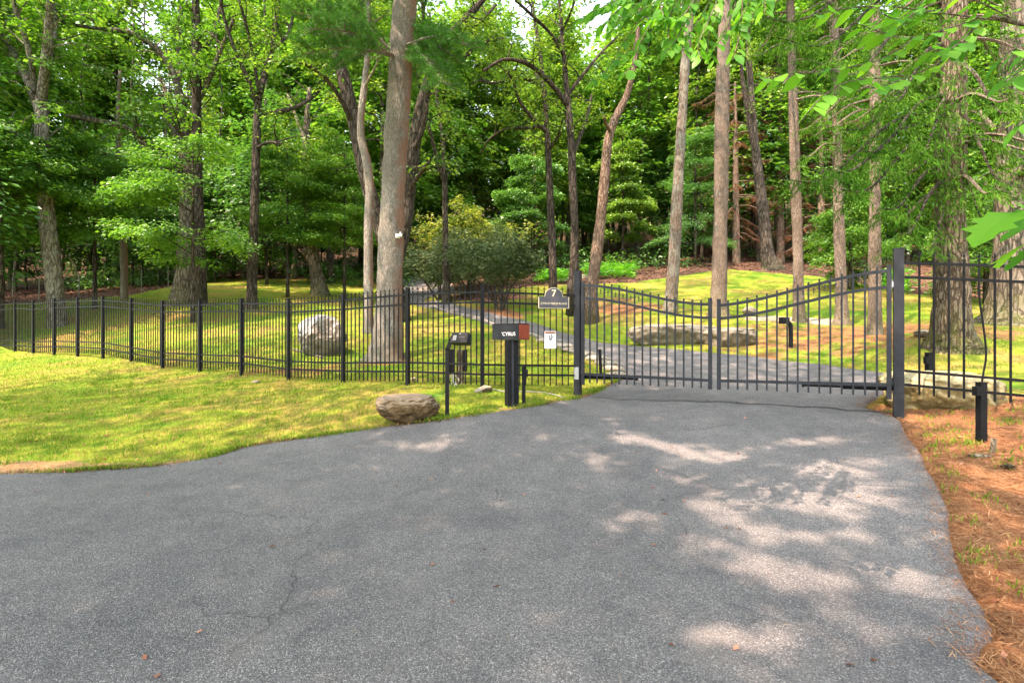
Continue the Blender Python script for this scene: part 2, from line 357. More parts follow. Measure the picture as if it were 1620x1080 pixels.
# ------------------------------------------------------------------ mesh tools
def tag(o, label=None, cat=None, group=None, kind=None):
    if label: o['label'] = label
    if cat: o['category'] = cat
    if group: o['group'] = group
    if kind: o['kind'] = kind
    return o
def empty(name, loc=(0, 0, 0), rz=0):
    o = bpy.data.objects.new(name, None)
    o.location = loc; o.rotation_euler = (0, 0, rz); o.empty_display_size = .2
    COL.objects.link(o)
    return o
def link(name, me, parent=None, loc=None):
    o = bpy.data.objects.new(name, me)
    COL.objects.link(o)
    if parent is not None:
        o.parent = parent
    if loc is not None: o.location = loc
    return o
class MB:
    """collects geometry in numpy blocks; build() writes one mesh object"""
    def __init__(s): s.v = []; s.f4 = []; s.f3 = []; s.n = 0; s.t4 = []; s.m4 = []; s.poly = []; s.smooth = False
    def quads(s, v, f, tint=None, mi=0):
        s.v.append(np.asarray(v, float)); f = np.asarray(f, int)
        s.f4.append(f + s.n); s.n += len(v)
        s.t4.append(np.full(len(f), .5) if tint is None else tint); s.m4.append(np.full(len(f), mi, int))
    def box(s, c, size, rz=0, mat3=None, mi=0):
        sx, sy, sz = (k / 2 for k in size)
        p = np.array([[x, y, z] for x in (-sx, sx) for y in (-sy, sy) for z in (-sz, sz)])
        if mat3 is None:
            ca, sa = math.cos(rz), math.sin(rz); mat3 = np.array([[ca, -sa, 0], [sa, ca, 0], [0, 0, 1]])
        p = p @ np.asarray(mat3).T + np.array(c)
        s.quads(p, [[0, 1, 3, 2], [4, 6, 7, 5], [0, 4, 5, 1], [2, 3, 7, 6], [0, 2, 6, 4], [1, 5, 7, 3]], mi=mi)
    def bar(s, a, b, w, h=None, mi=0):
        """box beam from a to b, w wide, h high"""
        h = h or w
        a = np.array(a, float); b = np.array(b, float); d = b - a; L = np.linalg.norm(d); d /= L
        up = np.array([0, 0, 1.]) if abs(d[2]) < .95 else np.array([0, 1., 0])
        sdv = np.cross(d, up); sdv /= np.linalg.norm(sdv); u = np.cross(sdv, d)
        s.box((a + b) / 2, (L, w, h), mat3=np.stack([d, sdv, u], 1), mi=mi)
    def tube(s, pts, rad, k=8, cap=True, mi=0, noise=0.0, tint=None, lobes=None):
        pts = np.asarray(pts, float); n = len(pts); rad = np.broadcast_to(rad, (n,)).astype(float)
        t = np.gradient(pts, axis=0); t /= np.linalg.norm(t, axis=1)[:, None] + 1e-9
        ref = np.array([0.0, 1.0, .01]) if abs(t[:, 2]).mean() > .5 else np.array([0, 0, 1.0])
        a = np.cross(t, ref); a /= np.linalg.norm(a, axis=1)[:, None] + 1e-9
        b = np.cross(t, a)
        th = np.arange(k) * 2 * math.pi / k
        rr = rad[:, None] * np.ones(k)
        if noise: rr = rr * (1 + noise * rng.standard_normal((n, k)))
        if lobes is not None: rr = rr * lobes
        v = pts[:, None] + rr[..., None] * (np.cos(th)[None, :, None] * a[:, None] + np.sin(th)[None, :, None] * b[:, None])
        v = v.reshape(-1, 3)
        i, j = np.meshgrid(np.arange(n - 1), np.arange(k), indexing='ij'); i = i.ravel(); j = j.ravel(); j2 = (j + 1) % k
        f = np.stack([i * k + j, i * k + j2, (i + 1) * k + j2, (i + 1) * k + j], 1)
        base = s.n
        s.quads(v, f, mi=mi)
        if cap:
            s.poly.append(([base + q for q in range(k)][::-1], mi)); s.poly.append(([base + (n - 1) * k + q for q in range(k)], mi))
    def build(s, name, mats, parent=None, loc=None, smooth=False, world=True):
        me = bpy.data.meshes.new(name)
        if not isinstance(mats, (list, tuple)): mats = [mats]
        for m_ in mats: me.materials.append(M[m_] if isinstance(m_, str) else m_)
        v = np.concatenate(s.v); f4 = np.concatenate(s.f4)
        np_ = len(f4); ex = s.poly
        nl = np_ * 4 + sum(len(p[0]) for p in ex)
        off = Vector((0, 0, 0))
        if parent is not None and world:
            off = parent.location
            if parent.rotation_euler.z:
                mm = np.array(Matrix.Rotation(-parent.rotation_euler.z, 3, 'Z')); v = (v - np.array(off)) @ mm.T
            else: v = v - np.array(off)
        elif loc is not None:
            v = v - np.array(loc)
        me.vertices.add(len(v)); me.vertices.foreach_set('co', v.astype(np.float32).ravel())
        li = np.concatenate([f4.ravel()] + [np.array(p[0]) for p in ex]).astype(np.int32)
        st = np.concatenate([np.arange(np_) * 4, np_ * 4 + np.cumsum([0] + [len(p[0]) for p in ex])[:-1]]).astype(np.int32) if ex else (np.arange(np_) * 4).astype(np.int32)
        me.loops.add(nl); me.loops.foreach_set('vertex_index', li)
        me.polygons.add(np_ + len(ex)); me.polygons.foreach_set('loop_start', st)
        mi = np.concatenate(s.m4 + [np.array([p[1] for p in ex], int)]).astype(np.int32)
        me.polygons.foreach_set('material_index', mi)
        me.polygons.foreach_set('use_smooth', np.concatenate([np.full(np_, bool(smooth)), np.zeros(len(ex), bool)]))
        me.update(calc_edges=True)
        at = me.attributes.new('tint', 'FLOAT', 'FACE')
        at.data.foreach_set('value', np.concatenate(s.t4 + [np.full(len(ex), .5)]).astype(np.float32))
        o = link(name, me, parent)
        if parent is None and loc is not None: o.location = loc
        return o

def norm(a):
    return a / (np.linalg.norm(a, axis=-1, keepdims=True) + 1e-9)
def spray(mb, c, dr, m, size, L, Wd, T=.12, droop=.25, tilt=.45, mi=1, tint=(.5, .28), aspect=.6, hang=0.0):
    """m leaves around each twig centre c (N,3) heading dr (N,3), in a loose flat layer"""
    c = np.asarray(c, float); dr = norm(np.asarray(dr, float)); n = len(c)
    if n == 0: return
    up = np.array([0, 0, 1.0])
    sd_ = norm(np.cross(dr, up) + 1e-4); nn = np.cross(sd_, dr)
    u = rng.random((n, m)); vv = rng.standard_normal((n, m)) * .5; w = rng.standard_normal((n, m))
    p = (c[:, None] + dr[:, None] * ((u - .35) * L)[..., None] + sd_[:, None] * (vv * Wd * (1.15 - .55 * u))[..., None] + nn[:, None] * (w * T)[..., None])
    p[..., 2] -= droop * u * u * L
    a = vv * 1.3 + rng.standard_normal((n, m)) * .5
    hd = dr[:, None] * np.cos(a)[..., None] + sd_[:, None] * np.sin(a)[..., None]
    hd[..., 2] -= .25 + hang + rng.random((n, m)) * .35
    hd = norm(hd)
    nm = np.array([0, 0, 1.0]) + rng.standard_normal((n, m, 3)) * tilt
    wd = norm(np.cross(hd, nm)); nm = np.cross(wd, hd)
    s_ = size * (.65 + .7 * rng.random((n, m)))[..., None]
    tip = p + hd * s_; mid = p + hd * s_ * .45 + nm * s_ * .08
    l = mid + wd * s_ * aspect * .5; r = mid - wd * s_ * aspect * .5
    v = np.stack([p, r, tip, l], 2).reshape(-1, 3)
    k = n * m
    f = np.arange(k * 4).reshape(k, 4)
    tn = np.clip(tint[0] + tint[1] * rng.standard_normal((n, 1)) * .6 + tint[1] * rng.standard_normal((n, m)) * .8, 0, 1).ravel()
    mb.quads(v, f, tn, mi)

def curve_pts(p, n):
    """Catmull-Rom resample of control rows (k,D)"""
    p = np.asarray(p, float)
    if len(p) == 2:
        t = np.linspace(0, 1, n)[:, None]; return p[0] * (1 - t) + p[1] * t
    q = np.vstack([2 * p[0] - p[1], p, 2 * p[-1] - p[-2]])
    ts = np.linspace(0, len(p) - 1 - 1e-6, n); out = []
    for t in ts:
        i = int(t); u = t - i; a, b, c, d = q[i], q[i + 1], q[i + 2], q[i + 3]
        out.append(.5 * ((2 * b) + (-a + c) * u + (2 * a - 5 * b + 4 * c - d) * u * u + (-a + 3 * b - 3 * c + d) * u ** 3))
    return np.array(out)

def twigs_from(mb, path, rad, nb, lmin, lmax, start=.2, leaf=None, rise=.25, spr=2.2, kt=4, mi=0):
    """side twigs along a path (n,3) with leaf sprays on their outer part"""
    n = len(path); C = []; D = []
    for k in range(nb):
        f = start + (1 - start) * (k + rng.random()) / nb
        i = min(n - 2, int(f * (n - 1))); p0 = path[i]; t = norm(path[i + 1] - path[i])
        a = rng.random() * 2 * math.pi
        d = np.array([math.cos(a), math.sin(a), rise + .35 * rng.standard_normal()]); d = norm(d + t * .4)
        L = lmin + (lmax - lmin) * rng.random()
        j = rng.standard_normal(3) * .12 * L
        q = np.array([p0, p0 + d * L * .35 + [0, 0, .06 * L], p0 + d * L * .7 + j, p0 + d * L + j * 1.2 + [0, 0, -.10 * L]])
        q = curve_pts(q, 6)
        r0 = max(.008, min(rad * .5, .02 + L * .008))
        mb.tube(q, np.linspace(r0, r0 * .3, 6), kt, False, mi)
        for e in np.arange(.30, 1.01, 1 / (spr * L + .8)):
            x = e * 5; i2 = min(4, int(x)); pt = q[i2] + (q[i2 + 1] - q[i2]) * (x - i2)
            a2 = rng.standard_normal() * .9
            dd = norm(q[i2 + 1] - q[i2]); ca, sa = math.cos(a2), math.sin(a2)
            dd = np.array([dd[0] * ca - dd[1] * sa, dd[0] * sa + dd[1] * ca, dd[2] * .4])
            C.append(pt + dd * .15); D.append(dd)
    if leaf is not None and C:
        spray(mb, np.array(C), np.array(D), **leaf)
    return C

# ------------------------------------------------------------------ driveway outline (world points on the ground)
def gp(l): return [tuple(G(x, y))[:2] for x, y in l]
LEFT = [(-34, 4.2), (-14, 4.9)] + gp([(0, 751), (130, 746), (265, 737), (340, 724), (372, 712), (430, 702), (520, 690), (600, 678), (700, 665), (810, 649), (880, 637), (925, 628), (958, 613), (978, 600),
        (972, 588), (950, 575), (915, 562), (870, 545), (820, 526), (760, 508), (700, 493), (655, 482)]) + [(-6.6, 31), (-9.5, 36), (-10, 41)]
RIGHT = [(30, -6), (8, -5), (2.6, .6)] + gp([(1578, 1075), (1572, 1010), (1550, 950), (1515, 880), (1497, 815), (1486, 765), (1462, 728), (1440, 697), (1424, 665)]) + [(5.15, 7.4)] + gp([(1420, 600),
        (1380, 588), (1300, 577), (1200, 566), (1100, 557), (1000, 548), (930, 537), (870, 520), (820, 506), (760, 492), (700, 479), (672, 473)]) + [(-3.6, 32), (-5.2, 38), (-4.5, 43)]
def arc(p, n):
    p = curve_pts(p, 600); s = np.concatenate([[0], np.cumsum(np.linalg.norm(np.diff(p, axis=0), axis=1))])
    t = np.linspace(0, s[-1], n); return np.stack([np.interp(t, s, p[:, 0]), np.interp(t, s, p[:, 1])], 1)
# pair the two edges in three stretches so the cross strips stay regular
LS = [LEFT[:14], LEFT[13:17], LEFT[16:]]
RS = [RIGHT[:13], RIGHT[12:15], RIGHT[14:]]
NS = [150, 30, 110]
Lp = np.vstack([arc(a, n)[(0 if i == 0 else 1):] for i, (a, n) in enumerate(zip(LS, NS))])
Rp = np.vstack([arc(a, n)[(0 if i == 0 else 1):] for i, (a, n) in enumerate(zip(RS, NS))])
nr = len(Lp)
DRV_POLY = np.vstack([Lp, Rp[::-1]])
def inside(x, y, poly):
    x = np.asarray(x); y = np.asarray(y); r = np.zeros(x.shape, bool)
    px_, py_ = poly[:, 0], poly[:, 1]; j = len(poly) - 1
    for i in range(len(poly)):
        c = ((py_[i] > y) != (py_[j] > y)) & (x < (px_[j] - px_[i]) * (y - py_[i]) / (py_[j] - py_[i] + 1e-12) + px_[i]); r ^= c; j = i
    return r
def edge_dist(x, y, line):
    x = np.asarray(x, float); best = np.full(x.shape, 1e9)
    for i in range(0, len(line), 2):
        best = np.minimum(best, (x - line[i, 0]) ** 2 + (y - line[i, 1]) ** 2)
    return np.sqrt(best)
kk = 70
u = (1 - np.cos(np.linspace(0, math.pi, kk))) / 2 * .5 + np.linspace(0, 1, kk) * .5
ex = (rng.standard_normal((nr, 1)) * .006 + .02 * np.sin(np.arange(nr) * .9)[:, None])
wL = Lp + 0; wR = Rp + 0
dv = wR - wL; dn = dv / np.linalg.norm(dv, axis=1)[:, None]
wL = wL + dn * ex; wR = wR + dn * ex
pts = wL[:, None] * (1 - u)[None, :, None] + wR[:, None] * u[None, :, None]
z = H(pts[..., 0], pts[..., 1]) + .022
z[:, 0] -= .05; z[:, -1] -= .05
v = np.concatenate([pts, z[..., None]], 2).reshape(-1, 3)
i, j = np.meshgrid(np.arange(nr - 1), np.arange(kk - 1), indexing='ij'); i = i.ravel(); j = j.ravel()
f = np.stack([i * kk + j, i * kk + j + 1, (i + 1) * kk + j + 1, (i + 1) * kk + j], 1)
mb = MB(); mb.quads(v, f)
tag(mb.build('driveway', 'asphalt', smooth=True), kind='structure')

# ------------------------------------------------------------------ ground sheet
gx = np.sinh(np.linspace(-1, 1, 420) * 3.3) / math.sinh(3.3) * 130
gy = -30 + np.concatenate([np.linspace(0, 31, 30, endpoint=False), 31 + np.linspace(0, 1, 360) ** 1.9 * 170])
XX, YY = np.meshgrid(gx, gy, indexing='ij')
ZZ = H(XX, YY)
ins = inside(XX, YY, DRV_POLY); ed = edge_dist(XX, YY, DRV_POLY)
ZZ -= np.where(ins, np.clip(ed * .5, 0, .10), 0)
n1, n2 = XX.shape
i, j = np.meshgrid(np.arange(n1 - 1), np.arange(n2 - 1), indexing='ij'); i = i.ravel(); j = j.ravel()
mb = MB(); mb.quads(np.stack([XX, YY, ZZ], 2).reshape(-1, 3), np.stack([i * n2 + j, (i + 1) * n2 + j, (i + 1) * n2 + j + 1, i * n2 + j + 1], 1))
ground = tag(mb.build('ground', 'ground', smooth=True), kind='structure')

WOOD_X = [-400, 0, 200, 330, 560, 640, 760, 850, 1000, 1150, 1300, 1450, 1620, 2000]
WOOD_Y = [486, 482, 468, 441, 441, 455, 462, 452, 447, 426, 438, 466, 476, 480]
def straw_w(x, y):
    """needle straw on the bank beside the gate and in patches under the conifers"""
    re = np.interp(y, Rp[:150, 1], Rp[:150, 0])
    w = np.clip((x - re + .3) / .25, 0, 1) * np.clip((8.2 - y) / 1.5, 0, 1)
    w2 = .62 * np.exp(-(((x - 10) / 7) ** 2 + ((y - 14) / 4.5) ** 2))
    w3 = .55 * np.exp(-(((x + 5.5) / 3.0) ** 2 + ((y - 12.4) / 1.1) ** 2)) + .6 * np.exp(-(((x + 3.4) / 1.2) ** 2 + ((y - 13.8) / .7) ** 2))
    w4 = .5 * np.exp(-(((x - 3) / 9) ** 2 + ((y - 25) / 3.5) ** 2)) * (np.sin(x * .9 + y * .4) > -.1) + .5 * np.exp(-(((x + 9) / 6) ** 2 + ((y - 19) / 1.2) ** 2)) + .45 * np.exp(-(((x - 5) / 4) ** 2 + ((y - 22) / 1.6) ** 2)) + .55 * np.exp(-(((x + .6) / 2.2) ** 2 + ((y - 23.3) / .9) ** 2))
    return np.clip(w + w2 + w3 + w4, 0, 1)
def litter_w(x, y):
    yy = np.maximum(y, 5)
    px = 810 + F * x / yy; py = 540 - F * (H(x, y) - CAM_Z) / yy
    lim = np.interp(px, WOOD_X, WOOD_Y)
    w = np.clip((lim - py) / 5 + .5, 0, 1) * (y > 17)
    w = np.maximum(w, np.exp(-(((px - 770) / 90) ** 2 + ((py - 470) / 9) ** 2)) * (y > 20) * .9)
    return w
def bare_w(x, y):
    le = np.interp(x, Lp[20:150, 0], Lp[20:150, 1])
    return np.clip(.75 - np.abs(y - le - .05) / .45, 0, 1) * (x < 1.3) * .75 + .9 * np.exp(-(((x + 5.6) / 1.3) ** 2 + ((y - 5.7) / .35) ** 2))
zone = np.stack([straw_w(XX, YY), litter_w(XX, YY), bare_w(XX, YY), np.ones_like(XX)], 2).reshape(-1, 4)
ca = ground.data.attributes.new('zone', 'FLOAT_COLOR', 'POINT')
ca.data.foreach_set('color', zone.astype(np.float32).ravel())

# ------------------------------------------------------------------ ground cover scatter
def scatter(name, n, region, mk, matn, hmin, hmax, wid, lie, clump=0, keep=None, at=None):
    if at is not None: x, y = at[:, 0], at[:, 1]
    else:
        x0, x1, y0, y1 = region
        x = x0 + (x1 - x0) * rng.random(n); y = y0 + (y1 - y0) * rng.random(n)
    if clump:
        cx = x0 + (x1 - x0) * rng.random(n // clump + 1); cy = y0 + (y1 - y0) * rng.random(n // clump + 1)
        k = rng.integers(0, len(cx), n); x = cx[k] + rng.standard_normal(n) * .05; y = cy[k] + rng.standard_normal(n) * .05
    ok = np.abs(x) < y * 1.1 + 1.5
    ok &= mk(x, y); x = x[ok]; y = y[ok]
    ins = inside(x, y, DRV_POLY) if keep != 'drive' else ~inside(x, y, DRV_POLY)
    if keep == 'any': ins = np.zeros(len(x), bool)
    x = x[~ins]; y = y[~ins]; n = len(x)
    z = H(x, y) + (.026 if keep == 'drive' else 0) + (.024 * inside(x, y, DRV_POLY) if keep == 'any' else 0)
    p = np.stack([x, y, z], 1)
    L = (hmin + (hmax - hmin) * rng.random(n))[:, None]
    a = rng.random(n) * 2 * math.pi; ld = np.stack([np.cos(a), np.sin(a), 0 * a], 1)
    b = rng.random(n) * 2 * math.pi; wd = np.stack([np.cos(b), np.sin(b), 0 * b], 1) * (wid * (.7 + .6 * rng.random(n)))[:, None]
    if lie:      # lying flat
        wd = np.stack([-np.sin(a), np.cos(a), .2 * rng.standard_normal(n)], 1) * np.linalg.norm(wd, axis=1)[:, None]
        base = p + [0, 0, .004]; tip = base + ld * L; tip[:, 2] += rng.random(n) * (.012 if keep == 'drive' else .03); mid = (base + tip) / 2
        v = np.stack([base, mid + wd, tip, mid - wd], 1)
    else:
        ln = rng.random(n)[:, None] * .7
        tip = p + ld * L * ln + [0, 0, 1] * L * (1 - .4 * ln); mid = p + (tip - p) * .5 + [0, 0, .1] * L
        v = np.stack([p - wd, p + wd, mid + wd * .6, tip], 1)
    mb = MB()
    cl = .35 * np.sin(x * 2.1 + 2 * np.sin(y * 1.3)) * np.sin(y * 2.7)
    mb.quads(v.reshape(-1, 3), np.arange(n * 4).reshape(n, 4), np.clip(.5 + .22 * rng.standard_normal(n) + cl * .35, 0, 1))
    return tag(mb.build(name, matn), kind='stuff')
lw = lambda x, y: (straw_w(x, y) + litter_w(x, y) * 1.2 + bare_w(x, y) * .9 + rng.random(len(x)) * .6) < .75
scatter('grass', 420000, (-30, 3, 4.5, 17), lambda x, y: lw(x, y) & (rng.random(len(x)) < np.clip(1.5 - y / 14, .25, 1)), 'grass', .025, .070, .0034, False)
scatter('lawn_grass', 260000, (-30, 22, 9.3, 34), lambda x, y: lw(x, y) & (rng.random(len(x)) < np.clip(1.4 - y / 30, .25, 1)), 'grass', .03, .08, .006, False)
scatter('weed_tufts', 9000, (-16, 2, 5, 13), lambda x, y: rng.random(len(x)) < .9, 'grass', .05, .12, .005, False, clump=40)
scatter('fallen_needles', 230000, (1.6, 12, 1.2, 9.5), lambda x, y: straw_w(x, y) > .2 + .5 * rng.random(len(x)), 'needles', .05, .12, .0015, True)
Lm = arc(Lp[15:178], 1500); Rm = arc(Rp[10:160], 900)
def edge_near(line, n, sd_):
    k_ = rng.integers(0, len(line), n); return line[k_] + rng.standard_normal((n, 2)) * sd_
scatter('edge_grass', 42000, None, lambda x, y: rng.random(len(x)) < .5 + .5 * np.sin(x * 3 + y * 5), 'grass', .03, .085, .0034, False, keep='any', at=edge_near(Lm, 42000, .045))
scatter('edge_soil', 16000, None, lambda x, y: rng.random(len(x)) < .5 + .5 * np.sin(x * 2 + 1 + y * 4), 'litter', .012, .035, .007, True, keep='any', at=edge_near(Lm, 16000, .06))
scatter('edge_needles', 16000, None, lambda x, y: y > .8, 'needles', .05, .11, .0015, True, keep='any', at=edge_near(Rm, 16000, .075))
scatter('bank_weeds', 9000, (3, 9, 3, 9), lambda x, y: straw_w(x, y) > .5, 'grass', .03, .07, .005, False, clump=22)
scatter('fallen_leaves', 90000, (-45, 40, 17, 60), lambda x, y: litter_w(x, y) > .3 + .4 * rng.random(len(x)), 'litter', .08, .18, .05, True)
scatter('leaf_crumbs', 14000, (-14, 9, 1.5, 22), lambda x, y: rng.random(len(x)) < .8, 'litter', .03, .06, .012, True)
scatter('dropped_needles', 9000, (-4, 6, 1.5, 9), lambda x, y: rng.random(len(x)) < np.clip((x + 5) / 60 + 1.3 * np.exp(-(np.interp(y, Rp[:150, 1], Rp[:150, 0]) - x) / .16), 0.015, 1), 'needles_pale', .04, .09, .0011, True, keep='drive')

scatter('blown_leaves', 500, (-8, 6, 1.5, 12), lambda x, y: rng.random(len(x)) < .5, 'litter', .025, .06, .014, True, keep='drive')
# tarred seam where the new apron meets the gate
sm_ = arc(gp([(935, 630), (990, 634), (1080, 637), (1180, 641), (1290, 647), (1380, 654), (1415, 657)]), 60)
nx_ = np.gradient(sm_, axis=0); nx_ = np.stack([-nx_[:, 1], nx_[:, 0]], 1); nx_ /= np.linalg.norm(nx_, axis=1)[:, None]
sm_ = sm_ + nx_ * (.03 * np.sin(np.arange(60) * .7) + .012 * rng.standard_normal(60))[:, None]; hw_ = (.012 + .010 * rng.random(60))[:, None]
V_ = np.stack([sm_ - nx_ * hw_, sm_ + nx_ * hw_], 1).reshape(-1, 2); mb = MB()
mb.quads(np.column_stack([V_, H(V_[:, 0], V_[:, 1]) + .030]), [[2 * q, 2 * q + 1, 2 * q + 3, 2 * q + 2] for q in range(59)])
M['tar'] = m_simple('tar', (.03, .03, .031), .6, .3, .2, 30)
tag(mb.build('driveway_seam', 'tar'), kind='structure')

# ------------------------------------------------------------------ iron fence
RAILS = (1.67, 1.49, .40, .23)
def finial(mb, x, y, z, s=1.0, ang=0.0):
    """small cross shaped spear"""
    mb.box((x, y, z + .012 * s), (.03 * s, .03 * s, .024 * s), ang)
    k = 6
    mb.tube([(x, y, z + .02 * s), (x, y, z + .05 * s), (x, y, z + .085 * s), (x, y, z + .15 * s)], [.007 * s, .007 * s, .014 * s, .001], k)
    c, q = math.cos(ang), math.sin(ang)
    for sg in (-1, 1):
        a = (x + sg * c * .006 * s, y + sg * q * .006 * s, z + .06 * s)
        b = (x + sg * c * .030 * s, y + sg * q * .030 * s, z + .080 * s)
        e = (x + sg * c * .038 * s, y + sg * q * .038 * s, z + .100 * s)
        mb.tube([a, b, e], [.006 * s, .006 * s, .001], 4)
def build_post(parent, x, y, z0, z1, w, rz, matn, cap=True):
    b = MB(); b.box((x, y, (z0 + z1) / 2), (w, w, z1 - z0), rz)
    o = b.build('post', matn, parent)
    if cap:
        c = MB(); c.box((x, y, z1 + .008), (w * 1.18, w * 1.18, .016), rz)
        c.tube([(x, y, z1 + .014), (x, y, z1 + .03)], [w * .45, w * .1], 8)
        c.build('post_cap', matn, o)
    return o
fence_posts = [(-22.6, 20.1), (-19.0, 18.3), (-17.05, 17.35), (-15.45, 16.45), (-13.7, 15.85), (-12.35, 15.1), (-10.75, 14.45), (-9.35, 13.7), (-7.95, 12.95), (-6.45, 12.25), (-4.98, 11.3), (-3.43, 10.3), (-1.95, 9.47), (-.52, 8.83)]
# keep each post on the sight line measured for it
fpx = [None, -28, 24, 52.5, 86, 123, 163, 207.6, 257, 316, 382, 456.5, 543, 645, 763]
fd = [20.6, 18.9, 17.5, 16.9, 16.45, 15.9, 15.2, 14.3, 13.55, 12.95, 12.2, 11.25, 10.3, 9.47, 8.83]
fence_posts = [(-23.5, 20.6)] + [((p - 810) / F * d, d) for p, d in zip(fpx[1:], fd[1:])]
GL = Vector((1.19, 9.14, 0)); GR = Vector((5.19, 6.79, 0))
fbase = {1: 556, 2: 556, 3: 560, 4: 559, 5: 560.6, 6: 563, 7: 572, 8: 581.6, 9: 585.5, 10: 589.4, 11: 600, 12: 605, 13: 607, 14: 613}
fz = []
for k, (x, y) in enumerate(fence_posts):
    fz.append(h1(x, y) if k == 0 else CAM_Z + (540 - fbase[k]) / F * y)
fence_posts.append((1.12, 9.10)); fz.append(.66)
fence = tag(empty('iron_fence', (fence_posts[8][0], fence_posts[8][1], fz[8])), 'long black iron picket fence running from the gate along the lawn on square posts', 'fence')
fencemat = 'black'
picket_jobs = []
for k in range(len(fence_posts) - 1):
    (x0, y0), (x1, y1) = fence_posts[k], fence_posts[k + 1]
    ang = math.atan2(y1 - y0, x1 - x0)
    build_post(fence, x0, y0, min(fz[k], h1(x0, y0)) - .15, fz[k] + 1.80, .066, ang, fencemat)
    L = math.hypot(x1 - x0, y1 - y0)
    for r in RAILS:
        b = MB(); b.bar((x0, y0, fz[k] + r), (x1, y1, fz[k + 1] + r), .028, .034); b.build('rail', fencemat, fence)
    npk = max(8, round(L / .112)) if k > 0 else 34
    for q in range(1, npk):
        t = q / npk
        picket_jobs.append((x0 + (x1 - x0) * t, y0 + (y1 - y0) * t, fz[k] + (fz[k + 1] - fz[k]) * t, ang))
picket_jobs.sort(key=lambda a: a[1])
def picket(mb, x, y, z, ang, lo=.045, hi=1.71, w=.018):
    mb.box((x, y, z + (lo + hi) / 2), (w, w, hi - lo), ang); finial(mb, x, y, z + hi, .75, ang)
for a in picket_jobs[:99]:
    b = MB(); picket(b, *a); b.build('picket', fencemat, fence)
b = MB()
for a in picket_jobs[99:]: picket(b, *a)
tag(b.build('picket', fencemat, fence), kind='stuff')

# fence on the other side of the gate
side = tag(empty('iron_fence', (5.9, 6.5, .5)), 'short run of tall widely spaced black iron pickets between gate and straw bank', 'fence')
A = Vector((5.26, 6.77, 0)); Bv = Vector((8.3, 5.75, 0)); dirv = Bv - A
sr = [(2.552, 2.42), (2.36, 2.23), (1.108, .99), (.923, .80)]
zz = lambda pair, t: pair[0] + (pair[1] - pair[0]) * t * 2.2
angs = math.atan2(dirv.y, dirv.x)
for pr in sr:
    b = MB(); b.bar((A.x, A.y, zz(pr, 0)), (Bv.x, Bv.y, zz(pr, 1)), .026, .034); b.build('rail', 'black', side)
for q in range(1, 20):
    t = q / 20; x, y = A.x + dirv.x * t, A.y + dirv.y * t
    b = MB(); lo = zz((.80, .70), t) ; hi = zz((2.60, 2.48), t)
    if q == 5:   # the bent picket
        q_ = curve_pts([(x, y, hi), (x, y, hi - .45), (x + .045, y - .01, hi - .85), (x + .070, y - .02, hi - 1.2), (x + .035, y - .01, lo + .3), (x, y, lo)], 18); b.tube(q_, .0115, 6)
    else: b.box((x, y, (lo + hi) / 2), (.020, .020, hi - lo), angs)
    finial(b, x, y, hi, .8, angs)
    o = b.build('picket', 'black', side)
    if q == 5: o['label'] = 'picket bent out of line'
build_post(side, Bv.x, Bv.y, .2, 2.6, .07, angs, 'black')

# ------------------------------------------------------------------ gate
gdir = (GR - GL); gang = math.atan2(gdir.y, gdir.x)
def gpt(s, z): return (GL.x + gdir.x * s, GL.y + gdir.y * s, z)
def gate_post(P, ztop, label, name='gate_post'):
    r = empty(name, (P.x, P.y, h1(P.x, P.y))); tag(r, label, 'gate post', 'gate posts')
    zb = h1(P.x, P.y) - .25
    b = MB(); b.box((P.x, P.y, (zb + ztop) / 2), (.112, .112, ztop - zb), gang); b.build('post', 'post_grey', r)
    b = MB(); b.box((P.x, P.y, ztop + .006), (.122, .122, .012), gang); b.build('cap', 'post_grey', r)
    return r
gpl = gate_post(GL, 2.757, 'dark grey square gate post beside the arched number sign')
gpr = gate_post(GR, 2.735, 'dark grey square gate post next to the mossy flat boulder')
gd = np.array([math.cos(gang), math.sin(gang), 0]); gn = np.array([-math.sin(gang), math.cos(gang), 0])
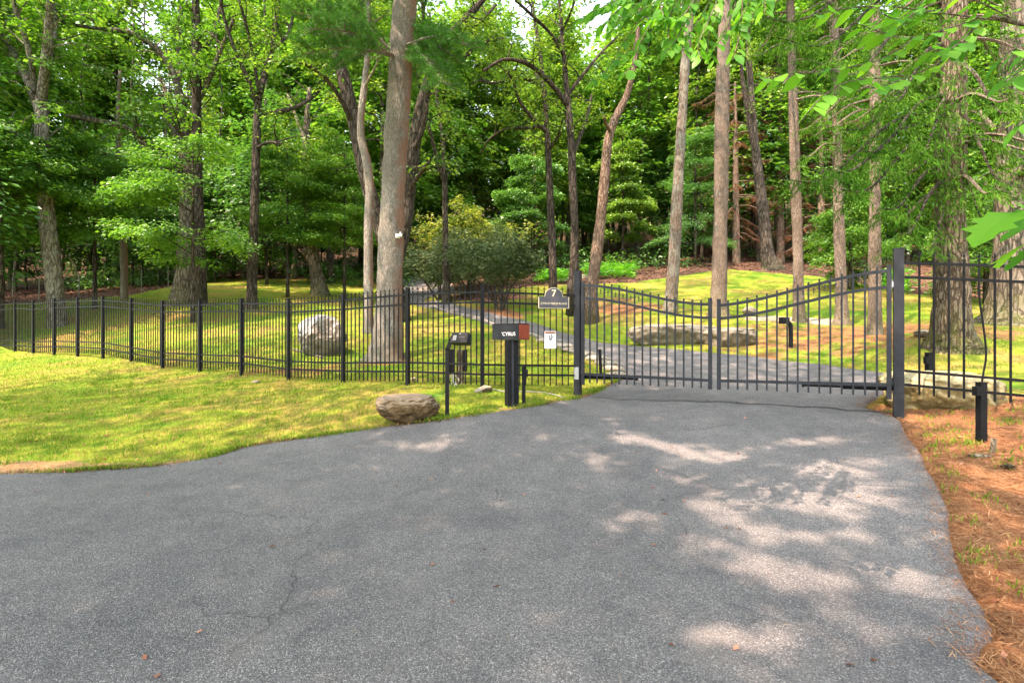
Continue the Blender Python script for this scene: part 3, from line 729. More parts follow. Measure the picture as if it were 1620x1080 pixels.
# steel brackets on the posts
for r_, P, zc, sg in ((gpl, GL, .93, 1), (gpr, GR, .93, -1)):
    b = MB(); c = np.array([P.x, P.y, zc]) - gn * .060 + gd * .0
    b.box(c, (.085, .010, .22), gang); b.build('bracket', 'steel' if sg > 0 else 'post_grey', r_)
    for zz_ in (2.27, .95):
        b = MB(); c = np.array([P.x, P.y, zz_]) + gd * sg * .072
        b.box(c, (.045, .05, .075), gang); b.tube([c + [0, 0, -.06], c + [0, 0, .06]], .014, 8); b.build('hinge', 'steel' if zz_ > 2 and sg < 0 else 'gate_grey', r_)
def leaf_gate(s0, s1, zt0, zt1, z2_0, z2_1, label):
    """s0 the hinge side, s1 the meeting side"""
    r = empty('gate_leaf', gpt(s0, .72), 0); tag(r, label, 'gate', 'gate leaves')
    for s, z0, z1, w in ((s0, .72, zt0 + .075, .052), (s1, .745, zt1 + .10, .055)):
        b = MB(); b.box(gpt(s, (z0 + z1) / 2), (w, w, z1 - z0), gang); o = b.build('stile', 'gate_grey', r)
        c = MB(); c.box(gpt(s, z1 + .006), (w * 1.15, w * 1.15, .012), gang); c.build('cap', 'gate_grey', o)
    sm = lambda t: t * t * (3 - 2 * t) * .82 + t * .18
    for a0, a1 in ((zt0, zt1), (z2_0, z2_1)):
        b = MB(); n = 28; P = []
        for q in range(n + 1):
            t = q / n; P.append(np.array(gpt(s0 + (s1 - s0) * t, a0 + (a1 - a0) * sm(t))))
        hw, hh = .019, .021
        V = []
        for p in P:
            for dy, dz in ((-hw, -hh), (hw, -hh), (hw, hh), (-hw, hh)): V.append(p + gn * dy + [0, 0, dz])
        Fc = [[q * 4 + e, q * 4 + (e + 1) % 4, (q + 1) * 4 + (e + 1) % 4, (q + 1) * 4 + e] for q in range(n) for e in range(4)]
        b.quads(V, Fc); b.build('curved_rail', 'gate_grey', r)
    b = MB(); b.bar(gpt(s0, .915), gpt(s1, .885), .038, .045); b.build('bottom_rail', 'gate_grey', r)
    for q in range(1, 16):
        t = q / 16; s = s0 + (s1 - s0) * t; zt = zt0 + (zt1 - zt0) * sm(t)
        lo = .765 - .03 * abs(math.sin(q * 1.7)) * 0.3
        b = MB(); b.box(gpt(s, (lo + zt + .065) / 2), (.0235, .0235, zt + .065 - lo), gang); o = b.build('picket', 'gate_grey', r)
        c = MB(); x, y, z_ = gpt(s, zt + .062); finial(c, x, y, z_, 1.35, gang); c.build('finial', 'gate_grey', o)
    return r
g1 = leaf_gate(.021, .486, 2.505, 2.085, 2.275, 1.872, 'grey iron gate leaf hung from the post beside the number sign')
g2 = leaf_gate(.978, .514, 2.455, 2.065, 2.235, 1.860, 'grey iron gate leaf hung from the post beside the flat boulder')
for s0, s1, lab in ((.012, .23, 'black gate opener arm behind the leaf nearest the number sign'), (.99, .76, 'black gate opener arm behind the leaf next to the flat boulder')):
    r = empty('gate_opener', gpt(s0, .88)); tag(r, lab, 'gate opener', 'gate openers')
    a = np.array(gpt(s0, .86)) + gn * .10; bq = np.array(gpt(s1, .86)) + gn * .07
    m_ = a + (bq - a) * .55
    b = MB(); b.tube([a, m_], .034, 10); b.build('housing', 'black', r)
    b = MB(); b.tube([m_, bq], .016, 8); b.build('rod', 'black', r)
    b = MB(); b.box(a + [0, 0, .045], (.14, .07, .05), gang); b.build('motor', 'black', r)
    b = MB(); b.box(bq - gn * .02, (.03, .06, .05), gang); b.build('bracket', 'black', r)

# ------------------------------------------------------------------ lettering
def text(s, size, parent, name, matn, loc, rot, ext=.002, align='CENTER', bold=0.0, sx=1.0):
    c = bpy.data.curves.new(name, 'FONT'); c.body = s; c.size = size; c.align_x = align; c.align_y = 'CENTER'; c.extrude = ext; c.offset = bold
    tmp = bpy.data.objects.new(name, c); COL.objects.link(tmp)
    me = bpy.data.meshes.new_from_object(tmp.evaluated_get(bpy.context.evaluated_depsgraph_get()))
    bpy.data.objects.remove(tmp); bpy.data.curves.remove(c)
    me.materials.clear(); me.materials.append(M[matn]); o = bpy.data.objects.new(name, me); COL.objects.link(o); o.parent = parent
    o.location = Vector(loc) - parent.location; o.rotation_euler = rot; o.scale = (sx, 1, 1)
    return o
fa = math.atan2(fence_posts[-1][1] - fence_posts[-2][1], fence_posts[-1][0] - fence_posts[-2][0])
fdv = np.array([math.cos(fa), math.sin(fa), 0]); fn = np.array([math.sin(fa), -math.cos(fa), 0])   # fn points to the camera
def on_fence(px):
    x0, y0 = fence_posts[-2]; x1, y1 = fence_posts[-1]; k = (px - 810) / F
    t = (k * y0 - x0) / ((x1 - x0) - k * (y1 - y0)); return x0 + (x1 - x0) * t, y0 + (y1 - y0) * t
x, y = on_fence(875.3)
cz = CAM_Z + (540 - 473) / F * y
sign = tag(empty('address_sign', (x, y, cz)), 'grey arched house number sign with cream border and number seven on the fence', 'sign')
def arch_outline(w, h, hs, r, n=16):
    """plaque: rectangle w x hs with an arch of radius r on top reaching h"""
    P = [(-w / 2, 0), (w / 2, 0), (w / 2, hs), (r * 1.06, hs), (r * 1.0, hs + .02)]
    for q in range(n + 1):
        a = math.pi * q / n * .94 + math.pi * .03
        P.append((r * math.cos(a), hs + .015 + (h - hs - .015) * math.sin(a)))
    P += [(-r * 1.0, hs + .02), (-r * 1.06, hs), (-w / 2, hs)]
    return P
def plate(P, th, c, dx, nrm, name, matn, parent):
    me = bpy.data.meshes.new(name); n = len(P)
    c = np.array(c); V = [c + dx * p[0] + np.array([0, 0, p[1]]) + nrm * o for o in (th / 2, -th / 2) for p in P]
    V = [tuple(np.array(q) - np.array(parent.location)) for q in V]
    Fc = [list(range(n)), list(range(n, 2 * n))[::-1]] + [[k, k + n, (k + 1) % n + n, (k + 1) % n] for k in range(n)]
    me.from_pydata(V, [], Fc); me.materials.append(M[matn]); me.update()
    return link(name, me, parent)
sw = .56; bz = CAM_Z + (540 - 488) / F * y
base = np.array([x, y, bz]) + fn * .03
plate(arch_outline(sw, .372, .205, .165), .014, base, fdv, fn, 'border', 'cream', sign)
plate([(p[0] * .955, .009 + p[1] * .955) for p in arch_outline(sw, .372, .205, .165)], .010, base + fn * .006, fdv, fn, 'plaque', 'sign_grey', sign)
rot = (R(90), 0, fa)
text('7', .17, sign, 'lettering', 'cream', base + fn * .013 + [0, 0, .265], rot, .002, bold=.002)
text('CYRUS FIELD ROAD', .050, sign, 'lettering', 'cream', base + fn * .013 + [0, 0, .085], rot, .002, bold=.0002, sx=1.08)
# warning notice
x, y = on_fence(870)
bz = CAM_Z + (540 - 551) / F * y
ws = tag(empty('warning_notice', (x, y, bz)), 'small white warning notice with orange header wired to the fence pickets', 'sign')
base = np.array([x, y, bz]) + fn * .025
plate([(-.105, 0), (.105, 0), (.105, .305), (-.105, .305)], .006, base, fdv, fn, 'board', 'white', ws)
plate([(-.098, .262), (.098, .262), (.098, .298), (-.098, .298)], .004, base + fn * .004, fdv, fn, 'header', 'orange', ws)
text('WARNING', .036, ws, 'lettering', 'ink', base + fn * .008 + [0, 0, .281], rot, .001, bold=.0012)
b = MB()   # two figures of the pictogram
for ox, sc_ in ((-.018, .8), (.02, 1.0)):
    c = base + fn * .006 + fdv * ox
    b.tube([c + [0, 0, .236 * 1 - (1 - sc_) * .04], c + fn * .003 + [0, 0, .236 - (1 - sc_) * .04]], .012 * sc_, 10)
    for p0, p1, w_ in (((0, .222), (.002, .178), .020), ((-.004, .182), (-.016, .148), .009), ((.006, .182), (.014, .148), .009), ((.004, .215), (.026, .196), .008)):
        b.bar(c + fdv * p0[0] * sc_ + [0, 0, p0[1]], c + fdv * p1[0] * sc_ + [0, 0, p1[1]], .004, w_ * sc_ * 1.4)
b.build('pictogram', 'ink', ws)
b = MB()
for q in range(6):
    b.box(base + fn * .004 + [0, 0, .122 - q * .018], (.15 - .03 * (q % 3), .002, .004), fa)
b.build('small_print', 'grey_print', ws)

# ------------------------------------------------------------------ mailbox
mp = G(810, 641.5); mbx = tag(empty('mailbox', tuple(mp)), 'charcoal box mailbox with rust red door on a black post', 'mailbox')
s_ = mp.y / F
az_ = R(24)
ux = np.array([math.cos(az_), math.sin(az_), 0]); uy = np.array([-math.sin(az_), math.cos(az_), 0])
c0 = np.array(mp)
ztop = CAM_Z + (540 - 537.5) * s_
for ox, w, mt, dy in ((-.066, .055, 'black', .0), (-.018, .032, 'gate_grey', -.012), (.045, .088, 'black', .004)):
    b = MB(); b.box(c0 + ux * ox + uy * dy + [0, 0, (ztop - mp.z) / 2 - .05], (w, .12, ztop - mp.z + .1), az_); b.build('post', mt, mbx)
zb = ztop + .002; bh = 25 * s_
# box: long side faces the camera, red door on the short end turned to the gate
sa = R(18); vx = np.array([math.cos(sa), -math.sin(sa), 0])    # along the long side
vx = np.array([math.cos(R(-33)), math.sin(R(-33)), 0]); vy = np.array([-vx[1], vx[0], 0])
corner = np.array(W(820.3, 540, mp.y - .16)); corner[2] = zb
Lb = .47; Wb = .30
bc = corner - vx * Lb / 2 + vy * Wb / 2 + [0, 0, bh / 2]
b = MB(); b.box(bc, (Lb, Wb, bh), R(-33)); body = b.build('body', 'charcoal', mbx)
b = MB(); b.box(bc + [0, 0, bh / 2 + .003], (Lb + .012, Wb + .012, .006), R(-33)); b.build('lid', 'charcoal', mbx)
b = MB(); b.box(bc + vx * (Lb / 2 + .006), (.012, Wb * .93, bh * .92), R(-33)); dr = b.build('door', 'rust', mbx)
b = MB(); b.box(bc + vx * (Lb / 2 + .018) + [0, 0, .035], (.012, .05, .012), R(-33)); b.build('handle', 'steel', dr)
text("'CYRUS", .076, mbx, 'lettering', 'white', bc - vy * (Wb / 2 + .002) + vx * .06 + [0, 0, -.035], (R(90), 0, R(-33)), .0015, bold=-.0004)

# ------------------------------------------------------------------ keypad pedestal
kp = G(707, 661); kr = tag(empty('keypad_pedestal', tuple(kp)), 'black gooseneck keypad pedestal at the asphalt edge beside the round boulder', 'keypad pedestal')
s_ = kp.y / F; K = lambda px, py, dd=0: np.array(W(px, py, kp.y + dd))
b = MB()
P = [K(707.5, 664), K(707.5, 553), K(713, 541), K(716, 533)]
for a, c in zip(P[:-1], P[1:]): b.bar(a, c + (c - a) / np.linalg.norm(c - a) * .012, .052, .052)
b.build('post', 'black', kr)
hc = K(729.5, 536.0, -.02)
hm = np.array(Matrix.Rotation(R(-22), 3, 'Z') @ Matrix.Rotation(R(-22), 3, 'X'))
b = MB(); b.box(hc, (.255, .12, .150), mat3=hm); b.build('head', 'charcoal', kr)
fcn = hm @ np.array([0, -1, 0]); fx = hm @ np.array([1, 0, 0]); fz_ = hm @ np.array([0, 0, 1])
b = MB(); b.box(hc + fcn * .062 + fx * .005, (.225, .006, .125), mat3=hm); b.build('face_plate', 'black', kr)
b = MB()
for rr_ in range(4):
    for cc_ in range(3): b.box(hc + fcn * .067 + fx * (-.085 + cc_ * .018) + fz_ * (.02 - rr_ * .019), (.013, .004, .013), mat3=hm)
b.build('keys', 'steel', kr)
b = MB(); b.box(hc + fcn * .067 + fx * .045 + fz_ * .0, (.09, .004, .018), mat3=hm); b.build('slot', 'gate_grey', kr)
b = MB(); b.tube([hc + fcn * .06 + fz_ * .05 + fx * .01, hc + fcn * .075 + fz_ * .05 + fx * .01], .007, 8); b.build('camera_lens', 'steel', kr)

# ------------------------------------------------------------------ service post behind the fence, with its boxes and cables
wp = np.array(W(728, 613, 9.35)); sp = tag(empty('service_post', tuple(wp)), 'weathered round wooden post behind the fence carrying two black boxes', 'post')
b = MB(); b.tube([wp + [0, 0, -.15], wp + [0, 0, .1], wp + [.005, 0, .7]], [.10, .075, .068], 12, noise=.03); b.build('stump', 'wood', sp)
for px_, w_, h0, h1_, nm in ((714, .13, 552, 590, 'black box'), (736, .07, 553, 587, 'black box')):
    c = np.array(W(px_, (h0 + h1_) / 2, 9.28)); b = MB(); b.box(c, (w_, .12, (h1_ - h0) / F * 9.28), R(8)); b.build('junction_box', 'black', sp)
b = MB()
for q in range(6):
    a = np.array(W(714 + rng.random() * 4, 590, 9.26)); e = np.array(W(707 + rng.random() * 24, 613 + rng.random() * 4, 9.1)); m1 = (a + e) / 2 + [rng.standard_normal() * .06, -.05, -.02]
    b.tube(curve_pts([a, m1, e, e + [.06 * rng.standard_normal(), -.03, .0]], 9), .0045, 5)
b.build('cables', 'grey_print', sp)

# ------------------------------------------------------------------ bollards
def bollard(px, py, top, w, label, box=None, d=None, name='sensor_post', matn='black', tilt=0):
    g = G(px, py) if d is None else W(px, py, d)
    r = empty(name, tuple(g)); tag(r, label, 'post')
    zt = CAM_Z + (540 - top) / F * g.y; a = np.array(g) + [0, 0, -.1]; e = np.array([g.x + tilt, g.y, zt])
    b = MB(); b.bar(a, e, w, w); b.box(e, (w * 1.1, w * 1.1, .01)); b.build('post', matn, r)
    if box:
        bx, bz0, bz1, bw, mt = box
        z0 = CAM_Z + (540 - bz1) / F * g.y; z1 = CAM_Z + (540 - bz0) / F * g.y
        b = MB(); b.box((g.x + bx, g.y - .02, (z0 + z1) / 2), (bw, .06, z1 - z0)); o = b.build('sensor', mt, r)
        b = MB(); b.tube([(g.x + bx, g.y - .052, (z0 + z1) / 2), (g.x + bx, g.y - .058, (z0 + z1) / 2)], .012, 10); b.build('lens', 'steel', o)
    return r
bollard(828.5, 641, 580, .055, 'slim black sensor post right behind the mailbox post', (.045, 584, 596, .035, 'black'))
bollard(1552.5, 699, 605, .066, 'black sensor post standing in the orange pine straw', (-.065, 611, 625, .05, 'black'))
bollard(1470, 592, 558, .09, 'stubby black sensor post on the grass behind the flat boulder', (-.07, 564, 575, .05, 'black'), d=8.9)
bollard(951, 594, 553, .06, 'short black sensor post leaning inside the gate by the stone edging', None, d=10.8, tilt=-.03)
# intercom stand inside the gate
g = W(1251, 563, 13.4); r = tag(empty('intercom_stand', tuple(g)), 'black gooseneck stand with small white faced box on the lawn inside the gate', 'intercom stand')
b = MB(); P = [(g.x, g.y, g.z - .1), (g.x, g.y, W(0, 520, 13.4).z), (g.x - .03, g.y, W(0, 512, 13.4).z), (g.x - .10, g.y, W(0, 509, 13.4).z)]
b.tube(curve_pts(P, 14), .055, 8); b.build('post', 'black', r)
b = MB(); c = np.array(W(1240.5, 507, 13.35)); b.box(c, (.22, .14, .17), R(15)); o = b.build('box', 'black', r)
b = MB(); b.box(c + [-.03, -.075, 0], (.10, .01, .13), R(15)); b.build('screen', 'white', o)
# white cable conduit on the grass
cp = [G(780, 618), G(800, 622), G(835, 621), G(862, 623), G(880, 627), G(893, 631)]
b = MB(); b.tube([tuple(p + Vector((0, 0, .02))) for p in cp], .013, 6)
tag(b.build('conduit', 'wire'), 'thin pale conduit snaking over the grass behind the mailbox', 'conduit')
# security camera on the big pine
cm = np.array(W(632, 373, 13.55)); r = tag(empty('security_camera', tuple(cm)), 'small white security camera strapped to the big pale pine trunk', 'camera')
b = MB(); b.box(cm + [-.06, .05, 0], (.10, .10, .10)); b.build('mount', 'white', r)
b = MB(); b.tube([cm + [-.05, 0, 0], cm + [.10, -.06, .0]], .035, 10); b.build('body', 'white', r)
b = MB(); b.tube([cm + [.10, -.06, 0], cm + [.125, -.07, 0]], .036, 10); b.build('lens', 'black', r)
b = MB(); b.tube([cm + [.02, -.02, .0], cm + [.03, -.02, .10]], .02, 8); b.build('antenna', 'white', r)

# ------------------------------------------------------------------ rocks
from mathutils import noise as mn
def rock(name, label, cat, matn, c, size, rz=0, seed=0, amp=.22, flat=.0, tiltx=0, shape=None, sub=5, sink=.0):
    import bmesh
    bm = bmesh.new(); bmesh.ops.create_icosphere(bm, subdivisions=sub, radius=1)
    o_ = Vector((seed * 7.3, seed * 3.1, seed))
    rs = random.Random(seed); planes = []
    for _ in range(11):
        n_ = Vector((rs.gauss(0, 1), rs.gauss(0, 1), rs.gauss(0, .8))).normalized(); planes.append((n_, .74 + .2 * rs.random()))
    for v_ in bm.verts:
        p = v_.co.copy()
        if shape: p = Vector(shape(p))
        for n_, h_ in planes:
            e_ = p.dot(n_) - h_
            if e_ > 0: p -= n_ * e_ * .85
        p *= 1 + amp * mn.fractal(p * 1.3 + o_, .9, 2.2, 3) * .6 + .05 * mn.fractal(p * 5 + o_, .8, 2.1, 4) + .018 * mn.fractal(p * 18 + o_, .8, 2.1, 3)
        if flat and p.z > flat: p.z = flat + (p.z - flat) * .25
        v_.co = Vector((p.x * size[0] / 2, p.y * size[1] / 2, p.z * size[2] / 2))
    me = bpy.data.meshes.new(name); bm.to_mesh(me); bm.free(); me.materials.append(M[matn])
    me.polygons.foreach_set('use_smooth', np.ones(len(me.polygons), bool))
    o = link(name, me); o.location = (c[0], c[1], c[2] + size[2] * (.5 - sink)); o.rotation_euler = (tiltx, 0, rz)
    return tag(o, label, cat)
def taper(lo):     # undercut stone: narrow foot, broad flat top
    return lambda p: (p.x * (lo + (1 - lo) * min(1, (p.z + 1) / 1.35)), p.y * (lo + (1 - lo) * min(1, (p.z + 1) / 1.35)), p.z)
g = G(641, 676)
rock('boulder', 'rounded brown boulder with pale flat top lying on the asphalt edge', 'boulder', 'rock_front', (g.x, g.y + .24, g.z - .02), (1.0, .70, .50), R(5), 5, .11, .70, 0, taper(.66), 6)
g = G(499, 566)
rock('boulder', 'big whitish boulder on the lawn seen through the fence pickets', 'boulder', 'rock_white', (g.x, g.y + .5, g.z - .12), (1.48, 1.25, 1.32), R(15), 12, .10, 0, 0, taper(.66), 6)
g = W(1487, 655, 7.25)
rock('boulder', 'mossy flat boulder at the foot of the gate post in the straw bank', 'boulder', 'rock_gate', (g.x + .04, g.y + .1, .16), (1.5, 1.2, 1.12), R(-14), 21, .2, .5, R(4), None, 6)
for px_, py_, w_, h_, sd_, lab in ((1075, 548, 2.5, 1.05, 31, 'low ledge rock with orange needles on its top beside the inner driveway'), (1160, 551, 2.0, .95, 37, 'low pale flat ledge rock beside the inner driveway, nearer the intercom stand')):
    g = G(px_, py_); rock('ledge_rock', lab, 'rock', 'rock_flat', (g.x, g.y + .5, g.z - .16), (w_, 1.1, h_), R(-6), sd_, .22, .35, 0, None, 5)
for k, (px_, py_, w_, h_, lab) in enumerate(((768, 620, .24, .13, 'small brown stone at the foot of the fence post behind the mailbox'), (757, 621, .15, .09, 'small pale stone beside the brown one behind the mailbox'),
        (1186, 500, .7, .40, 'dark rounded rock on the slope beyond the gate'), (1460, 533, .5, .2, 'low dark stone near the scaly trunk beyond the fence'),
        (404, 606, .22, .08, 'small grey stone in the outer lawn near the fence'), (655, 603, .2, .1, 'small stone in the grass by the gate opener'))):
    g = G(px_, py_); rock('stone', lab, 'stone', 'rock_flat' if k != 1 else 'edging', (g.x, g.y, g.z - .02), (w_, w_ * .7, h_), R(20 * k), 50 + k, .25, 0, 0, None, 4)
# stones laid along the inner edge of the driveway
ed_i = [(px_, py_) for px_, py_ in [(985, 598), (978, 588), (966, 579), (950, 571), (932, 564), (914, 557.5), (893, 549.5), (870, 541)]]
for k, (px_, py_) in enumerate(ed_i):
    g = G(px_, py_); o = rock('edging_stone', 'stone', 'stone', 'edging', (g.x - .1, g.y, g.z - .03), (.62 + .2 * rng.random(), .22, .17), R(-50 + k * 4), 80 + k, .2, 0, 0, None, 3)
    tag(o, ['pale edging stone at the driveway corner nearest the gate', 'pale edging stone next after the one nearest the gate', 'pale edging stone beside the leaning inner sensor post', 'pale edging stone just up the curve from the leaning sensor post', 'pale edging stone seen just right of the gate post', 'pale edging stone hidden partly by the gate post', 'pale edging stone just left of the gate post', 'pale edging stone seen below the white warning notice'][k], 'stone', 'stones edging the inner driveway')
# strip of pale kerb stones on the near side of the driveway up the hill
kerb = arc(gp([(855, 536), (820, 523.5), (760, 505), (700, 490.5), (660, 481)]), 60)
b = MB()
for q in range(len(kerb) - 1):
    a_, c_ = kerb[q], kerb[q + 1]
    za, zc_ = h1(*a_) + .02, h1(*c_) + .02; b.bar((a_[0], a_[1], za), (a_[0] + (c_[0] - a_[0]) * .96, a_[1] + (c_[1] - a_[1]) * .96, zc_), .12 + .03 * rng.random(), .07)
tag(b.build('kerb', 'edging'), kind='structure')
# pale worn gravel patches on the slope
def patch(name, pts_, matn, lift=.03):
    P = curve_pts([(G(*p)) for p in pts_], 30)[:, :2]; c = P.mean(0); n_ = len(P)
    rings = [c + (P - c) * k_ for k_ in (1, .75, .5, .25, .02)]
    V = np.vstack([np.column_stack([r_, H(r_[:, 0], r_[:, 1]) + (lift if i_ else -.02)]) for i_, r_ in enumerate(rings)])
    Fc = [[i_ * n_ + q, i_ * n_ + (q + 1) % n_, (i_ + 1) * n_ + (q + 1) % n_, (i_ + 1) * n_ + q] for i_ in range(4) for q in range(n_)]
    b = MB(); b.quads(V, Fc); return tag(b.build(name, matn, smooth=True), kind='structure')
patch('path', [(1160, 505), (1195, 499), (1250, 500), (1300, 503), (1345, 508), (1330, 515), (1280, 513), (1230, 509), (1190, 508), (1160, 505)], 'pale_path')
patch('path', [(845, 449), (880, 441), (930, 434), (960, 432), (930, 439), (890, 446), (845, 449)], 'pale_path')
patch('path', [(655, 458), (690, 449), (720, 447), (700, 456), (665, 463), (655, 458)], 'pale_path')
# broken stake and slab in the straw
g = G(1571, 718); r = tag(empty('broken_stake', tuple(g)), 'short broken wooden stake sticking out of the pine straw', 'stake')
b = MB(); b.bar(np.array(g) + [-.01, 0, -.05], np.array(g) + [.03, .02, .14], .05, .02); b.build('stake', 'wood', r)
g = G(1556, 722); rock('stone', 'thin grey slab half buried in the straw by the broken stake', 'stone', 'wood', (g.x, g.y, g.z - .035), (.24, .09, .05), R(-20), 97, .2, 0, 0, None, 4)
g = G(1597, 742)
b = MB()
for q in range(40):
    a = rng.random() * 6.28; l_ = q / 40
    b.box((g.x + .035 * math.cos(a) * (1 - l_ * .5) + (l_ - .5) * .06, g.y + .03 * math.sin(a), g.z + .02 + .02 * rng.random()), (.018, .014, .008), a)
tag(b.build('pine_cone', 'bark_dark'), 'dark pine cone lying in the orange straw', 'pine cone')
# fallen stick under the white boulder
a, c_ = G(463, 556), G(511, 568)
b = MB(); b.tube(curve_pts([tuple(a + Vector((0, 0, .06))), tuple((a + c_) / 2 + Vector((0, .1, .05))), tuple(c_ + Vector((0, 0, .04)))], 8), .028, 6, noise=.1)
tag(b.build('fallen_stick', 'bark_maple'), 'pale fallen stick lying in front of the whitish boulder', 'stick')

# ------------------------------------------------------------------ trees drawn one by one
LEAF = {
 'maple': dict(m=26, size=.16, L=.75, Wd=.42, T=.07, droop=.25, tilt=.35, aspect=.78),
 'oak': dict(m=24, size=.17, L=.7, Wd=.42, T=.13, droop=.2, tilt=.6, aspect=.55),
 'fine': dict(m=26, size=.13, L=.7, Wd=.40, T=.08, droop=.25, tilt=.4, aspect=.6),
}
def path3(rows, d, dd=0.0, n=None):
    """rows of (px, py, width px[, depth offset]) to 3D centre line and radii"""
    P = []; Rr = []
    for k, r_ in enumerate(rows):
        dk = d + (r_[3] if len(r_) > 3 else dd * k / max(1, len(rows) - 1))
        P.append([*pz(r_[0], r_[1], dk), r_[2] / F * dk / 2])
    n = n or (len(rows) * 5)
    q = curve_pts(P, n); return q[:, :3], np.maximum(q[:, 3], .012)
def trunk_mesh(b, P, Rr, k=14, flare=0.0, mi=0, nz=.035, wob=.0):
    h = P[:, 2] - P[0, 2]; n = len(P)
    th = np.arange(k) * 2 * math.pi / k; ph = rng.random() * 6
    root = flare * np.exp(-np.maximum(h, 0) / .35)[:, None] * (1 + .55 * np.cos(th * 5 + ph) + .3 * np.cos(th * 3 + 2 * ph))
    lump = 1 + .03 * np.sin(h * 2.1 + ph)[:, None] + .035 * np.sin(th * 2 + h[:, None] * .8 + ph)
    if wob: P = P + np.stack([wob * np.sin(h * 1.1 + ph), wob * np.cos(h * .9 + ph), 0 * h], 1)
    b.tube(P, Rr, k, True, mi, nz, lobes=lump + root)
def drawn_tree(name, label, cat, d, trunk, limbs=(), bark='bark_dark', leafmat='leaf_maple', leaf='maple', flare=.35, top_extend=0, crown=None, limb_crown=None, stems=(), group=None, dens=1.0, wm=1.0):
    trunk = [(a_[0], a_[1], a_[2] * wm) for a_ in trunk]
    b0 = G(trunk[0][0], trunk[0][1]) if False else Vector(pz(trunk[0][0], trunk[0][1], d))
    gz = h1(b0.x, b0.y)
    r = tag(empty(name, (b0.x, b0.y, gz)), label, cat, group)
    P, Rr = path3(trunk, d, 0, len(trunk) * 6)
    low = np.array([[P[0, 0], P[0, 1], min(gz, P[0, 2]) - .25]])
    P2 = np.vstack([low, P]); R2 = np.concatenate([[Rr[0]], Rr])
    b = MB(); trunk_mesh(b, P2, R2, 18, flare); b.build('trunk', bark, r, smooth=True)
    paths = [(P, Rr)]
    for s_ in stems:
        Ps, Rs = path3(s_, d, .4, len(s_) * 6); b = MB(); trunk_mesh(b, Ps, Rs, 14, 0); b.build('stem', bark, r, smooth=True); paths.append((Ps, Rs))
    lp = []
    for k, l_ in enumerate(limbs):
        Pl, Rl = path3(l_, d, (2.2 if k % 2 else -1.8), len(l_) * 4 + 2)
        b = MB(); b.tube(Pl, Rl, 8, True, 0, .03); b.build('limb', bark, r, smooth=True); lp.append((Pl, Rl))
    if crown or limb_crown:
        b = MB(); kw = dict(LEAF[leaf]); kw['m'] = max(6, int(kw['m'] * dens))
        if limb_crown:
            for Pl, Rl in lp:
                Ln = np.linalg.norm(np.diff(Pl, axis=0), axis=1).sum()
                twigs_from(b, Pl, Rl[0], max(3, int(Ln * limb_crown[0])), limb_crown[1], limb_crown[2], .25, kw)
        if crown:
            for Pt, Rt in paths:
                z0 = crown[3]
                k0 = np.nonzero(Pt[:, 2] - gz > z0)[0]
                if len(k0) < 3: continue
                Pc = Pt[k0[0]:]; Ln = np.linalg.norm(np.diff(Pc, axis=0), axis=1).sum()
                twigs_from(b, Pc, .12, max(4, int(Ln * crown[0])), crown[1], crown[2], 0, kw)
        b.build('crown', [bark, leafmat], r)
    return r, paths, lp

drawn_tree('maple_tree', 'pale patchy barked maple forking low beyond the far stretch of fence', 'tree', 21,
 [(92, 520, 27), (89, 480, 23), (84, 430, 22), (77, 370, 21.5), (71, 300, 20), (67, 240, 19), (66, 190, 18), (64, 165, 17)],
 [[(64, 170, 15), (70, 120, 13), (76, 60, 12), (80, 0, 10), (83, -60, 8)], [(62, 175, 13), (45, 130, 11), (22, 85, 10), (0, 40, 8), (-20, 0, 6)], [(56, 150, 9), (48, 90, 8), (30, 30, 7), (10, -30, 5)],
  [(64, 275, 9), (40, 262, 8), (10, 248, 7), (-25, 225, 5)], [(60, 245, 7), (30, 220, 6), (5, 195, 5)], [(70, 130, 8), (84, 80, 7), (88, 20, 6), (92, -40, 4)]],
 'bark_maple', 'leaf_maple', 'maple', .3, crown=(1.4, 1.6, 3.0, 4.2), limb_crown=(2.4, 1.2, 2.8))
drawn_tree('young_tree', 'thin smooth grey trunk between the forked maple and the massive twin oak', 'tree', 27,
 [(197, 473, 11), (196, 420, 10), (194, 350, 9.5), (190, 280, 8.5), (187, 220, 7), (187, 160, 5), (190, 110, 4)], [[(188, 270, 4), (175, 250, 3), (160, 240, 2)]],
 'bark_pine', 'leaf_maple', 'fine', .15, crown=(1.6, .9, 1.9, 6.5), limb_crown=(2, .8, 1.5))
drawn_tree('oak_tree', 'massive oak trunk, wider of the touching pair on the rising lawn', 'tree', 25,
 [(289, 480, 37), (291, 455, 31), (294, 420, 28), (296, 380, 26), (297, 320, 23), (296, 260, 22), (291, 200, 18), (285, 150, 14)],
 [[(286, 155, 12), (272, 112, 9), (245, 75, 9), (205, 52, 8), (150, 45, 6), (92, 36, 5)], [(284, 130, 8), (283, 60, 7), (288, 0, 6), (292, -50, 4)],
  [(294, 280, 13), (265, 262, 12), (235, 235, 11), (205, 205, 9), (160, 193, 9), (105, 183, 7)], [(293, 232, 10), (272, 200, 9), (262, 150, 7), (255, 120, 5)], [(288, 200, 8), (320, 150, 7), (345, 90, 6), (370, 30, 4)]],
 'bark_oak', 'leaf_maple', 'oak', .42, crown=(1.5, 1.8, 3.2, 7), limb_crown=(2.4, 1.2, 2.8))
